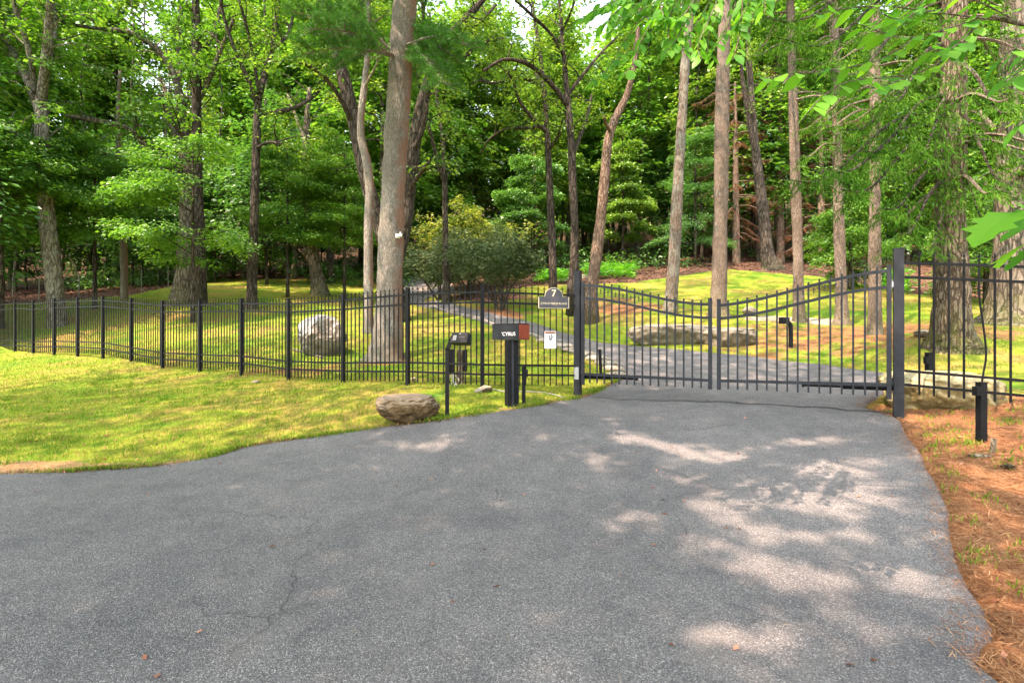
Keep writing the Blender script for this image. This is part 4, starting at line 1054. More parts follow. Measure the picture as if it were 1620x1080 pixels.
drawn_tree('oak_tree', 'narrower lichen flecked trunk touching the massive oak, nearly black higher up', 'tree', 24.3,
 [(316, 480, 22), (316, 430, 19), (315, 380, 17), (313, 320, 15), (312, 250, 15), (311, 180, 14), (311, 100, 13), (310, 20, 11), (309, -60, 9)],
 [[(311, 235, 8), (290, 215, 7), (268, 185, 6), (252, 150, 5)], [(312, 75, 7), (330, 68, 6), (345, 30, 6), (352, -10, 4)], [(312, 290, 7), (285, 270, 6), (250, 235, 6), (200, 205, 4)]],
 'bark_dark', 'leaf_maple', 'maple', .2, crown=(1.3, 1.2, 2.6, 7), limb_crown=(1.5, 1.0, 2.3))
drawn_tree('maple_tree', 'straight dark maple forking into a high narrow vee above a grey mossy foot', 'tree', 24,
 [(398, 490, 20), (399, 440, 18), (401, 390, 16), (403, 320, 14), (405, 250, 14), (407, 190, 13), (408, 160, 12)],
 [[(406, 165, 9), (392, 125, 7), (372, 80, 6), (355, 30, 5), (345, -20, 5)], [(409, 160, 10), (418, 120, 9), (430, 80, 7), (437, 30, 7), (447, -25, 5)], [(410, 150, 6), (402, 100, 5), (392, 50, 5), (378, 0, 4)],
  [(407, 186, 8), (440, 177, 8), (468, 170, 6), (500, 150, 4), (520, 120, 3)], [(405, 235, 5), (425, 225, 4), (445, 228, 3)], [(430, 80, 5), (455, 55, 5), (465, 20, 4)]],
 'bark_dark', 'leaf_oak', 'fine', .25, crown=(.7, 1.2, 2.4, 7.5), limb_crown=(1.5, 1.0, 2.3), wm=.88)
drawn_tree('oak_tree', 'grey trunk leaning slightly on the mossy slope between forked maple and thin curved tree', 'tree', 30,
 [(507, 468, 27), (503, 445, 21), (496, 405, 17), (490, 360, 15), (487, 310, 14), (485, 260, 12), (485, 200, 9), (490, 140, 7)],
 [[(487, 300, 7), (508, 276, 5), (530, 268, 4), (548, 272, 2)], [(486, 230, 6), (470, 190, 5), (455, 150, 4)]],
 'bark_oak', 'leaf_dark', 'maple', .4, crown=(1.4, 1.6, 3.2, 4.5), limb_crown=(1.5, 1.2, 2.3))
drawn_tree('slender_tree', 'thin grey trunk with an s bend standing beside the big pale pine', 'tree', 17.3,
 [(583, 526, 18), (583, 480, 15.5), (583, 420, 14.5), (583, 350, 14), (585, 300, 13), (580, 255, 13), (572, 222, 12), (571, 190, 11), (576, 140, 10), (582, 80, 9), (583, 20, 8), (581, -50, 6)],
 [[(576, 140, 4), (600, 95, 3), (620, 60, 2)]], 'bark_pine', 'leaf_dark', 'fine', .2, crown=(1.3, .9, 1.8, 9), limb_crown=(2, .8, 1.5))
# white pine with soft needle tufts
def puffs(b, C, n, ln, w, mi=1, droop=.3):
    C = np.asarray(C); k = len(C)
    d_ = norm(rng.standard_normal((k, n, 3))); d_[..., 2] = d_[..., 2] * .6 - droop * .1; d_ = norm(d_)
    p = C[:, None] + d_ * .02; tip = p + d_ * (ln * (.7 + .5 * rng.random((k, n))))[..., None]
    wd = norm(np.cross(d_, rng.standard_normal((k, n, 3)))) * w
    mid = (p + tip) / 2
    v = np.stack([p, mid + wd, tip, mid - wd], 2).reshape(-1, 3)
    b.quads(v, np.arange(k * n * 4).reshape(-1, 4), np.clip(.5 + .2 * rng.standard_normal(k * n), 0, 1), mi)
pine, pp, _ = drawn_tree('pine_tree', 'tallest thickest pale pine trunk with reddish flank just behind the fence', 'tree', 14,
 [(610, 574, 60), (611, 560, 50), (613, 530, 44), (615, 480, 40), (618, 400, 39), (622, 300, 38), (628, 200, 37), (634, 100, 36), (641, 0, 35), (648, -100, 32), (655, -220, 27)], [], 'bark_pine', 'needle_pine', 'fine', .42)
b = MB()
for px0, py0, tips in ((634, 90, [(560, 60), (530, 20), (500, 45), (480, 85), (470, 20), (545, 95)]), (636, 70, [(670, 60), (690, 95), (720, 90), (700, 130), (668, 115), (735, 70)])):
    for tx, ty in tips:
        dd = rng.standard_normal() * 1.2 - 1.0
        q = curve_pts([np.array(W(px0, py0 + rng.random() * 10, 14)), np.array(W((px0 + tx) / 2, (py0 + ty) / 2 - 12, 14 + dd * .6)), np.array(W(tx, ty, 14 + dd))], 16)
        b.tube(q, np.linspace(.035, .008, 16), 5, False, 0); C = []
        for i_ in range(7, 16):
            for sg in (-1, 1, -1, 1):
                t_ = norm(q[min(15, i_ + 1)] - q[i_ - 1]); sd_ = norm(np.cross(t_, [0, 0, 1.0])) * sg; e = q[i_] + (sd_ * (.25 + .35 * rng.random()) + t_ * .3 + np.array([0, 0, .12 + .12 * rng.standard_normal()]))
                b.tube([q[i_], (q[i_] + e) / 2 + [0, 0, -.02], e], [.010, .007, .004], 4, False, 0)
                for u_ in (.45, .7, .88, 1.0): C.append(q[i_] + (e - q[i_]) * u_)
        puffs(b, C, 34, .125, .0045)
for q in range(60):   # boughs above the frame
    z_ = 11.5 + 7 * rng.random(); a = rng.random() * 6.28; L_ = 1.5 + 2.5 * rng.random()
    k_ = np.argmin(abs(pp[0][0][:, 2] - z_)); c_ = pp[0][0][k_]; e = c_ + [L_ * math.cos(a), L_ * math.sin(a), .3]
    b.tube([c_, (c_ + e) / 2 + [0, 0, .1], e], [.04, .02, .008], 5, False, 0)
    C = [c_ + (e - c_) * (.4 + .6 * rng.random()) + rng.standard_normal(3) * [.25, .25, .12] for _ in range(30)]
    puffs(b, C, 22, .18, .009)
b.build('crown', ['bark_pine', 'needle_pine'], pine)
drawn_tree('oak_tree', 'dark old oak behind the big pine spreading two heavy black stems either side', 'tree', 21,
 [(622, 500, 46), (622, 470, 40), (621, 440, 34), (622, 415, 30)],
 [[(655, 240, 9), (672, 190, 8), (676, 120, 7), (672, 60, 6), (668, 0, 5)], [(700, 70, 7), (722, 50, 6), (755, 38, 5), (785, 8, 4)], [(556, 190, 9), (535, 150, 7), (510, 120, 6), (480, 100, 5)], [(540, 105, 8), (560, 50, 7), (575, 0, 5)],
  [(648, 300, 7), (668, 270, 6), (680, 255, 4)], [(690, 100, 8), (730, 95, 6), (760, 70, 5), (800, 60, 3)]],
 'bark_dark', 'leaf_oak', 'oak', .3, crown=(1.2, 1.4, 2.8, 7), limb_crown=(1.7, 1.2, 2.5),
 stems=[[(620, 425, 24), (602, 360, 23), (580, 285, 22), (562, 200, 21), (545, 130, 20), (525, 60, 16), (505, -10, 12), (495, -60, 9)], [(624, 425, 24), (640, 350, 24), (648, 280, 23), (658, 210, 21), (672, 150, 19), (690, 100, 16), (712, 58, 13), (748, 18, 10), (790, -30, 7)]])
drawn_tree('forked_tree', 'thin dark tree forking into a narrow vee in front of the rhododendron', 'tree', 25.5,
 [(707, 478, 15), (706, 440, 11), (705, 380, 9.5), (704, 320, 9), (703, 270, 8), (700, 220, 6), (692, 160, 5), (684, 90, 4), (680, 20, 3)],
 [[(703, 290, 6), (692, 255, 6), (680, 205, 5), (668, 160, 4), (660, 120, 3)]], 'bark_dark', 'leaf_dark', 'fine', .3, crown=(1.2, 1.0, 2.0, 5.5), limb_crown=(1.5, .8, 1.7))
drawn_tree('oak_tree', 'slim dark oak with long looping bare limbs against the open sky', 'tree', 24,
 [(875, 453, 13), (874, 400, 12), (871, 330, 11), (868, 260, 10), (865, 205, 9), (861, 140, 7), (852, 70, 6), (842, 0, 4), (836, -50, 3)],
 [[(865, 210, 7), (845, 190, 6), (822, 160, 5), (812, 130, 4), (800, 110, 3)], [(864, 200, 6), (835, 203, 5), (800, 205, 4), (775, 220, 3), (760, 243, 2)], [(861, 140, 7), (835, 126, 6), (805, 126, 5), (780, 132, 4), (760, 128, 3)],
  [(863, 165, 6), (850, 120, 5), (835, 100, 5), (805, 95, 4), (770, 108, 3)], [(868, 240, 4), (882, 215, 3), (890, 190, 2)]],
 'bark_dark', 'leaf_oak', 'fine', .25, crown=(.8, .9, 1.8, 7.5), limb_crown=(1.5, .8, 1.7), dens=.8)
drawn_tree('oak_tree', 'taller dark oak just behind the gate post with limbs arching towards the gap of sky', 'tree', 22,
 [(905, 452, 18), (908, 420, 16), (909, 360, 15), (906, 290, 14), (904, 230, 13), (899, 170, 12), (893, 100, 9), (888, 40, 7), (882, -30, 6)],
 [[(899, 168, 10), (878, 140, 8), (850, 112, 7), (825, 98, 6), (795, 95, 5), (765, 112, 4)], [(904, 250, 7), (920, 210, 6), (930, 180, 5), (936, 150, 3)], [(893, 90, 6), (872, 55, 5), (845, 28, 5), (815, 0, 4)], [(898, 150, 6), (925, 115, 5), (950, 85, 4), (975, 60, 3)], [(888, 50, 5), (905, 15, 4), (915, -30, 3)]],
 'bark_dark', 'leaf_oak', 'fine', .3, crown=(.9, 1.0, 2.0, 7), limb_crown=(1.5, .9, 2.0), wm=.87)
drawn_tree('cherry_tree', 'reddish curved trunk leaning towards the gate and bending away under the hanging leaves', 'tree', 20.5,
 [(934, 466, 22), (938, 440, 19), (944, 400, 18), (951, 340, 17), (957, 280, 15), (961, 230, 14), (967, 205, 13), (977, 180, 12), (990, 155, 10), (1000, 120, 9), (1007, 75, 7), (1012, 10, 6)], [[(966, 210, 6), (958, 195, 5), (956, 185, 4)]], 'bark_red', 'leaf_dark', 'fine', .3)
drawn_tree('pine_tree', 'leaning tan trunk streaked with pale lichen behind the meeting gate leaves', 'tree', 20,
 [(1059, 498, 25), (1061, 480, 21), (1064, 440, 18.5), (1068, 380, 17.5), (1072, 300, 16.5), (1078, 200, 15), (1084, 100, 14), (1090, 40, 12), (1095, -60, 11)], [], 'bark_tan', 'leaf_oak', 'oak', .25, crown=(1.0, 1.2, 2.6, 11.5))
drawn_tree('spruce_tree', 'straight thick pinkish brown spruce trunk right behind the middle of the gate', 'tree', 18,
 [(1137, 504, 34), (1137, 482, 26), (1138, 440, 23.5), (1139, 380, 22), (1141, 300, 21.5), (1142, 200, 21), (1144, 100, 19.5), (1148, 0, 18), (1152, -120, 15)], [], 'bark_spruce', flare=.35)
drawn_tree('forked_tree', 'tall dark double stemmed tree with flared grey foot on the hill crest', 'tree', 33,
 [(1220, 426, 28), (1214, 400, 19), (1209, 350, 16), (1203, 300, 15), (1197, 250, 13), (1191, 190, 11), (1187, 130, 9), (1184, 80, 8), (1184, 35, 6)],
 [[(1200, 270, 9), (1188, 210, 8), (1178, 150, 7), (1172, 100, 5), (1168, 60, 3)], [(1190, 135, 4), (1215, 134, 4), (1248, 130, 3)]], 'bark_dark', 'leaf_oak', 'oak', .5, crown=(.9, 1.2, 2.5, 12), limb_crown=(.8, 1, 2))

# ------------------------------------------------------------------ spruces with hanging twigs
def spruce_bough(b, root, tip, r0=.035, dens=1.0, mi=1, hang=.55, tuft=.15):
    root = np.array(root, float); tip = np.array(tip, float); d_ = tip - root; L_ = np.linalg.norm(d_)
    q = curve_pts([root, root + d_ * .35 + [0, 0, .04 * L_], root + d_ * .75 + [0, 0, -.06 * L_], tip + [0, 0, .0]], 18)
    b.tube(q, np.linspace(r0, .007, 18), 5, False, 0)
    side = norm(np.cross(d_, [0, 0, 1.0])); C = []; D = []
    ns = int(L_ * 9 * dens)
    for k in range(ns):
        f_ = .18 + .82 * (k + rng.random()) / ns; i_ = min(16, int(f_ * 17)); c_ = q[i_]
        sg = 1 if rng.random() < .5 else -1
        l_ = (.25 + .75 * (1 - f_)) * (.35 + .45 * rng.random()) * min(1.5, L_ * .5)
        e = c_ + side * sg * l_ + d_ / L_ * l_ * .6 + [0, 0, -hang * l_]
        for u_ in np.arange(0, 1.001, .085 / max(l_, .1)):
            p_ = c_ + (e - c_) * u_; p_[2] -= .25 * u_ * u_ * l_
            C.append(p_); D.append([side[0] * sg * .5 + d_[0] / L_ * .4, side[1] * sg * .5 + d_[1] / L_ * .4, -1.0 - .4 * rng.random()])
    C = np.array(C); D = norm(np.array(D)); n = len(C); m_ = 5
    # hanging needle twigs: long thin drooping blades
    hd = norm(D[:, None] + rng.standard_normal((n, m_, 3)) * .42)
    p = C[:, None] + rng.standard_normal((n, m_, 3)) * .03
    s_ = (tuft * (.45 + .8 * rng.random((n, m_))))[..., None]
    wd = norm(np.cross(hd, rng.standard_normal((n, m_, 3)))) * s_ * .06
    tip_ = p + hd * s_; mid = p + hd * s_ * .5
    v = np.stack([p, mid + wd, tip_, mid - wd], 2).reshape(-1, 3)
    tn = np.clip(.45 + .2 * np.repeat(rng.standard_normal(n), m_) + .12 * rng.standard_normal(n * m_), 0, 1)
    b.quads(v, np.arange(n * m_ * 4).reshape(-1, 4), tn, mi)
def spruce_crown(r, P, Rr, zlo, zhi, n, lmin, lmax, dens=1.0, leafmat='needle_spruce', bark='bark_spruce', az=None, slope=-.35, name='crown'):
    b = MB()
    for k in range(n):
        z_ = zlo + (zhi - zlo) * (k + rng.random()) / n; i_ = int(np.argmin(abs(P[:, 2] - z_)))
        c_ = P[i_].copy(); c_[2] = z_; a = rng.random() * 6.283 if az is None else az[0] + (az[1] - az[0]) * rng.random()
        L_ = lmin + (lmax - lmin) * rng.random()
        spruce_bough(b, c_ + np.array([math.cos(a), math.sin(a), 0]) * Rr[i_] * .7, c_ + np.array([math.cos(a) * L_, math.sin(a) * L_, slope * L_]), .02 + .012 * L_, dens)
    return b.build(name, [bark, leafmat], r)
sp_spec = [
 ('brown spruce trunk standing on the pale worn path beyond the gate', 17, [(1265, 514, 25), (1264, 495, 19), (1263, 450, 16.5), (1262, 380, 15.5), (1259, 300, 15.5), (1256, 200, 15), (1253, 100, 13), (1250, 0, 12), (1248, -120, 9)], (9.5, 13.5, 26, .9, 2.2)),
 ('brown spruce trunk second from the gate post beyond the sloping gate leaf', 16.5, [(1332, 518, 28), (1332, 495, 19), (1330, 440, 17), (1328, 380, 16), (1326, 300, 15), (1324, 200, 13), (1322, 100, 12), (1320, 0, 10), (1319, -120, 8)], (7.2, 13, 30, .9, 2.3)),
 ('pale pinkish spruce trunk closest to the gate post by the sloping gate leaf', 13.5, [(1383, 532, 25), (1384, 510, 20), (1384, 450, 18.5), (1384, 380, 18), (1384, 300, 17), (1384, 200, 16), (1384, 100, 15), (1384, 0, 14), (1384, -130, 11)], (6.4, 10.5, 26, .9, 2.1)),
]
for lab, d_, tr, sp_ in sp_spec:
    r, pa, _ = drawn_tree('spruce_tree', lab, 'tree', d_, tr, [], 'bark_spruce', flare=.35, wm=.94)
    spruce_crown(r, pa[0][0], pa[0][1], CAM_Z + sp_[0] - 1.5, CAM_Z + sp_[1], sp_[2], sp_[3], sp_[4])
r, pa, _ = drawn_tree('spruce_tree', 'broad scaly barked spruce with drooping twigs behind the widely spaced pickets', 'tree', 11,
 [(1508, 556, 84), (1507, 540, 66), (1506, 510, 55), (1506, 460, 49), (1504, 400, 45), (1504, 300, 43), (1505, 200, 41), (1506, 100, 39), (1508, 0, 37), (1510, -150, 31)], [], 'bark_ivy', flare=.45, wm=.93)
spruce_crown(r, pa[0][0], pa[0][1], 4.6, 9.6, 34, 1.0, 2.3, .9)
b = MB()   # the long boughs reaching over the gate
for (tx, ty, td, rx_, ry_) in ((1240, 285, 9.2, 1490, 175), (1290, 262, 8.8, 1490, 200), (1330, 300, 9.0, 1492, 215), (1360, 240, 9.4, 1492, 150), (1395, 330, 9.5, 1495, 262), (1420, 372, 9.3, 1498, 285), (1330, 205, 9.6, 1492, 110), (1400, 160, 9.0, 1490, 70), (1230, 60, 8.4, 1492, -20), (1180, 20, 8.6, 1492, -60), (1300, 110, 8.2, 1492, 20), (1560, 350, 9.6, 1515, 260), (1590, 290, 9.3, 1520, 190), (1465, 400, 9.9, 1500, 330), (1600, 180, 9.0, 1515, 100), (1450, 240, 9.2, 1498, 180)):
    spruce_bough(b, W(rx_, ry_, 11), W(tx, ty, td), .045, 1.1)
b.build('boughs', ['bark_dark', 'needle_spruce'], r)
r, pa, _ = drawn_tree('oak_tree', 'wide ridged trunk with flared roots at the picture edge beyond the tall pickets', 'tree', 14,
 [(1602, 516, 92), (1602, 495, 70), (1601, 460, 56), (1601, 400, 48), (1603, 300, 44), (1606, 200, 42), (1610, 0, 38), (1614, -150, 30)], [[(1603, 300, 10), (1640, 240, 8), (1690, 200, 6)], [(1600, 230, 10), (1560, 190, 8), (1530, 150, 5)]], 'bark_oak', 'leaf_maple', 'maple', .5, crown=(1.5, 1.4, 2.8, 5), limb_crown=(2, 1.2, 2.2))
# dead reddish spruces on the hill
for k, (px_, py_, d_, top, lab) in enumerate(((1165, 428, 37, 130, 'dead spruce full of rusty brown twigs nearest the thick pinkish trunk'), (1235, 430, 38, 100, 'dead spruce with rusty brown twigs between the double stemmed tree and brown spruces'), (1300, 438, 36, 160, 'dead rusty spruce half hidden behind the second brown spruce trunk'))):
    r, pa, _ = drawn_tree('dead_spruce', lab, 'tree', d_, [(px_, py_, 12), (px_ - 1, (py_ + top) / 2, 9), (px_ - 2, top, 3)], [], 'bark_red', flare=.2)
    zb_ = pa[0][0][0, 2]; zt_ = pa[0][0][-1, 2]
    spruce_crown(r, pa[0][0], pa[0][1], zb_ + 2.5, zt_, 46, 1.4, 3.3, .6, 'needle_dead', 'bark_red', slope=-.3)

# ------------------------------------------------------------------ understory maples with flat layered sprays
def layered(name, label, px, d, zlo, zhi, rad, n, leafmat='leaf_maple', leaf='fine', group=None, tr_w=.10, dens=1.0, lean=0.0, cat='tree'):
    X = (px - 810) / F * d; gz = h1(X, d); r = tag(empty(name, (X, d, gz)), label, cat, group)
    P = curve_pts([(X, d, gz - .2), (X + lean * .3, d, gz + (zhi) * .5), (X + lean, d, gz + zhi)], 14)
    b = MB(); trunk_mesh(b, P, np.linspace(tr_w, tr_w * .25, 14), 8, .25); b.build('trunk', 'bark_dark', r, smooth=True)
    b = MB(); C = []; D = []
    for k in range(n):
        z_ = zlo + (zhi - zlo) * (k + rng.random()) / n; a = rng.random() * 6.283; t_ = (z_) / zhi
        c_ = P[min(13, int(t_ * 13))]; L_ = rad * (.55 + .6 * rng.random()) * (1.1 - .5 * max(0, (z_ - zlo) / (zhi - zlo + .01)))
        dr = np.array([math.cos(a), math.sin(a), .12]); dr[2] += .22 * rng.standard_normal(); e = c_ + dr * L_
        q = curve_pts([c_, c_ + dr * L_ * .5 + [0, 0, .12 * L_], e + [0, 0, -.05 * L_]], 9); b.tube(q, np.linspace(.022 + .01 * tr_w, .005, 9), 4, False, 0)
        for f_ in np.arange(.3, 1.01, .22 / max(L_, .5)):
            i_ = min(7, int(f_ * 8)); s_ = np.array([-dr[1], dr[0], 0]); w_ = (.75 * (1 - f_) + .25) * L_ * .55
            for sg in (-1, 1):
                e2 = q[i_] + s_ * sg * w_ * (.4 + .7 * rng.random()) + dr * w_ * .4
                C.append((q[i_] + e2) / 2); D.append(norm(e2 - q[i_] + 1e-4)); 
                C.append(e2); D.append(norm(e2 - q[i_] + 1e-4))
    kw = dict(LEAF[leaf]); kw['m'] = max(5, int(kw['m'] * dens)); kw['T'] = .11; kw['tilt'] = .42
    spray(b, np.array(C), np.array(D), **kw)
    b.build('crown', ['bark_dark', leafmat], r); return r
for a in (
 ('understory_maple', 'low maple with flat bright leaf layers in front of the twin oaks', 305, 21, 2.7, 7.4, 3.1, 20, 'leaf_maple', 'fine', None, .10, .75),
 ('understory_maple', 'maple with wide flat leaf layers reaching in beside the pale forked maple', 2, 20.5, 5.0, 8.5, 3.0, 26),
 ('understory_maple', 'maple sapling with spreading layers between thin grey trunk and forked maple', 150, 24, 3.6, 8.0, 2.8, 30),
 ('understory_maple', 'leafy maple filling the space left of the leaning grey trunk', 455, 28, 3.0, 8.5, 2.8, 34),
 ('understory_maple', 'leafy maple behind the thin s bend trunk', 545, 29, 3.0, 9.0, 2.8, 34),
 ('understory_maple', 'airy maple sapling beyond the sign left of the reddish curved trunk', 845, 38, 2.5, 9, 3.4, 24, 'leaf_dark', 'maple'),
 ('understory_maple', 'light green maple sapling among the ferns behind the reddish curved trunk', 985, 38, 2.6, 10.5, 2.3, 26, 'leaf_oak', 'maple'),
 ('understory_maple', 'green maple sapling between the lichen streaked trunk and thick spruce trunk', 1100, 37, 1.6, 9.5, 3.3, 28, 'leaf_dark', 'fine')):
    layered(*a)
layered('beech_sapling', 'bushy bright sapling low behind the last two brown spruce trunks', 1345, 24, 1.0, 4.2, 1.8, 26)
layered('beech_sapling', 'bushy bright sapling seen through the tall pickets past the scaly spruce', 1560, 19, .8, 4.6, 1.9, 28)

# ------------------------------------------------------------------ shrubs
def shrub(name, label, px, py, d, w, h, nst, nspr, leafmat, kw, cat='shrub', base=.35, bark='bark_dark'):
    c = W(px, py, d); c.z = h1(c.x, c.y); r = tag(empty(name, tuple(c)), label, cat); C = []; D = []
    for k in range(nst):
        a = k * 2.4 + rng.random(); e = np.array([math.cos(a) * w * .36 * (.5 + rng.random()), math.sin(a) * w * .22, h * (.55 + .2 * rng.random())])
        q = curve_pts([np.array(c) + [math.cos(a) * .1, math.sin(a) * .1, -.1], np.array(c) + e * [.35, .35, .5] + rng.standard_normal(3) * [.15, .1, .05], np.array(c) + e], 10)
        b = MB(); b.tube(q, np.linspace(.055, .018, 10), 6, False, 0, .06); b.build('stem', bark, r)
    b = MB()
    for k in range(nspr):
        v_ = rng.standard_normal(3); v_ /= np.linalg.norm(v_); f_ = .55 + .5 * rng.random() ** .6
        v_ = v_ * f_; v_[2] = v_[2] * .5 + .5
        lump = 1 + .22 * math.sin(v_[0] * 6 + name.__len__() + nspr) + .16 * math.sin(v_[1] * 7 + v_[2] * 9) + .10 * rng.standard_normal()
        p = np.array([v_[0] * w / 2 * lump, v_[1] * w * .35, h * (base + (1 - base) * max(0.02, v_[2]) * lump)])
        C.append(np.array(c) + p); D.append(norm(np.array([v_[0], v_[1] - .3, .25]) + rng.standard_normal(3) * .3))
    spray(b, np.array(C), np.array(D), **kw); b.build('foliage', [bark, leafmat], r); return r
RH = dict(m=14, size=.20, L=.35, Wd=.35, T=.15, droop=.1, tilt=.5, aspect=.30)
shrub('rhododendron', 'spreading dark rhododendron on bare crooked stems beside the inner driveway', 792, 492, 24, 3.9, 3.3, 7, 560, 'leaf_rhodo', RH, base=.42)
shrub('rhododendron', 'smaller rhododendron on the mossy bank close to the big pine trunk', 697, 470, 27, 3.4, 2.7, 5, 340, 'leaf_rhodo', RH, base=.3)
shrub('rhododendron', 'dark rhododendron joining the two others behind the vee forked trunk', 745, 478, 28, 3.8, 3.5, 5, 420, 'leaf_rhodo', RH, base=.35)
shrub('dogwood', 'round shrub with pale yellow green foliage behind the rhododendrons', 738, 455, 31, 5.2, 4.5, 4, 560, 'leaf_yellow', dict(m=24, size=.2, L=.6, Wd=.5, T=.12, droop=.3, tilt=.4, aspect=.6), base=.35)
shrub('yellow_maple', 'yellow green young tree glowing high between vee forked tree and open sky', 800, 420, 48, 8, 13, 4, 420, 'leaf_yellow', dict(m=26, size=.34, L=1.1, Wd=.8, T=.25, droop=.3, tilt=.5, aspect=.6), 'tree', .45)
def ferns(name, px0, px1, py0, py1, n, d0=29, d1=35):
    C = []; D = []
    b = MB()
    for k in range(n):
        p = G(px0 + (px1 - px0) * rng.random(), py0 + (py1 - py0) * rng.random()); C.append(np.array(p) + [0, 0, .25 + .45 * rng.random()]); a = rng.random() * 6.28; D.append([math.cos(a), math.sin(a), .5])
    spray(b, np.array(C), np.array(D), m=14, size=.26, L=.6, Wd=.3, T=.1, droop=.5, tilt=.4, aspect=.35)
    return tag(b.build(name, ['bark_dark', 'leaf_fern']), kind='stuff')
ferns('fern_ground_cover', 850, 900, 440, 449, 90); ferns('fern_ground_cover', 925, 1003, 428, 442, 170); ferns('fern_ground_cover', 1395, 1440, 440, 470, 60)
# grassy weed clump beside the boulder on the asphalt edge
g = G(683, 641); b = MB()
for k in range(60):
    a = rng.random() * 6.28; L_ = .10 + .12 * rng.random(); p = np.array(g) + [rng.standard_normal() * .05, rng.standard_normal() * .04, 0]
    b.tube([p, p + [math.cos(a) * L_ * .3, math.sin(a) * L_ * .3, L_ * .8], p + [math.cos(a) * L_, math.sin(a) * L_, L_ * .75]], [.004, .0035, .001], 3, False)
tag(b.build('lily_clump', 'leaf_fern'), 'tuft of strap shaped leaves behind the flat topped boulder', 'plant')

# ------------------------------------------------------------------ the wood behind: each trunk a tree, four shared crowns
def proto_crown(kind):
    b = MB(); C = []; D = []
    if kind == 0: zlo, zhi, rad, n = 3.0, 20, 3.0, 62
    elif kind == 1: zlo, zhi, rad, n = 6.0, 22, 3.6, 62
    elif kind == 2: zlo, zhi, rad, n = 1.2, 8.5, 2.4, 46
    else: zlo, zhi, rad, n = 4.5, 19, 3.2, 60
    for k in range(n):
        z_ = zlo + (zhi - zlo) * (k + rng.random()) / n; a = rng.random() * 6.283; tt = (z_ - zlo) / (zhi - zlo)
        L_ = rad * (.4 + .7 * rng.random()) * (math.sin(math.pi * min(1, .18 + tt * .8)) * .6 + .45)
        dr = np.array([math.cos(a), math.sin(a), .2 + .5 * tt]); e = np.array([0, 0, z_]) + dr * L_
        q = curve_pts([(0, 0, z_), np.array([0, 0, z_]) + dr * L_ * .5 + [0, 0, .1], e], 8); b.tube(q, np.linspace(.05, .01, 8), 4, False, 0)
        for f_ in np.arange(.35, 1.01, .40 / max(L_, .6)):
            i_ = min(6, int(f_ * 7))
            for _ in range(3):
                o_ = rng.standard_normal(3) * [.55, .55, .25]; C.append(q[i_] + o_); D.append(norm(dr * [1, 1, .2] + o_ * .5))
    spray(b, np.array(C), np.array(D), m=15, size=.30 if kind != 2 else .22, L=1.0, Wd=.6, T=.10, droop=.3, tilt=.38, aspect=.62)
    o = b.build('crown', ['bark_dark', ['leaf_maple', 'leaf_oak', 'leaf_dark', 'leaf_maple'][kind]]); return o
protos = [proto_crown(k) for k in range(4)]
tmeshes = []
for k in range(4):
    b = MB(); P = curve_pts([(0, 0, -.4), (rng.standard_normal() * .15, 0, 5), (rng.standard_normal() * .4, rng.standard_normal() * .3, 12), (0, 0, 20)], 24)
    trunk_mesh(b, P, np.linspace([.22, .14, .07, .17][k], .04, 24), 10, .3, wob=.08); o = b.build('trunk', 'bark_dark' if k != 3 else 'bark_oak', smooth=True); tmeshes.append(o.data); bpy.data.objects.remove(o)
pm = [o.data for o in protos]
for o in protos: bpy.data.objects.remove(o)
def wood_tree(px, d, kind, s=1.0, label=None, group=None, name='woodland_tree', tk=None, ts=1.0):
    X = (px - 810) / F * d; gz = h1(X, d)
    r = tag(empty(name, (X, d, gz), rng.random() * 6.28), label, 'tree', group); r.scale = (s, s, s)
    t = link('trunk', tmeshes[kind if tk is None else tk], r); t.scale = (ts, ts, 1)
    c = link('crown', pm[kind], r); c.rotation_euler = (0, 0, rng.random() * 6.28)
    return r
placed = []; used_labels = set()
LANDMARK = [(-150, 'fence end'), (30, 'first fence posts'), (92, 'pale forked maple'), (197, 'thin grey trunk'), (245, 'gap beside massive oak'), (300, 'massive oak pair'), (350, 'wooden slat fence'), (403, 'mossy vee forked maple'), (455, 'gap beside leaning trunk'), (500, 'leaning grey trunk'),
 (545, 'whitish boulder'), (583, 's bend trunk'), (618, 'big pale pine'), (665, 'small rhododendron'), (706, 'vee forked thin tree'), (750, 'yellow green shrub'), (800, 'spreading rhododendron'), (870, 'loop limbed oak'), (906, 'oak by the gate post'), (950, 'reddish curved trunk'), (1010, 'fern bed'),
 (1065, 'lichen streaked trunk'), (1139, 'thick pinkish spruce'), (1205, 'double stemmed hill tree'), (1260, 'first brown spruce'), (1328, 'second brown spruce'), (1384, 'third brown spruce'), (1440, 'tall gate post'), (1506, 'scaly spruce'), (1560, 'bright sapling'), (1604, 'ridged oak at the edge')]
def place_many(n, px0, px1, d0, d1, kinds, label, group, smin=.8, smax=1.15, sep=2.0, fl=1.0):
    k = 0; tries = 0
    while k < n and tries < n * 120:
        tries += 1
        px = px0 + (px1 - px0) * rng.random(); d = d0 + (d1 - d0) * rng.random() ** fl; X = (px - 810) / F * d
        if any((X - a) ** 2 + (d - c) ** 2 < sep * sep for a, c in placed): continue
        kind = kinds[int(rng.integers(len(kinds)))]
        if (225 < px < 345 or 735 < px < 850) and rng.random() < .8: kind = 2
        look = ['narrow dark tree', 'high crowned tree', 'low bushy tree', 'paler barked tree'][kind]
        lx, lm = min(LANDMARK, key=lambda q_: abs(q_[0] - px))
        far_ = 'deep in the wood' if d > (d0 + d1) / 2 else 'in the wood'
        side_ = 'just left of' if lx > px + 12 else ('just right of' if lx < px - 12 else 'behind')
        text_ = f'{look} {far_} {side_} the {lm}'
        if text_ in used_labels: continue
        used_labels.add(text_); placed.append((X, d))
        wood_tree(px, d, kind, smin + (smax - smin) * rng.random(), text_, group); k += 1
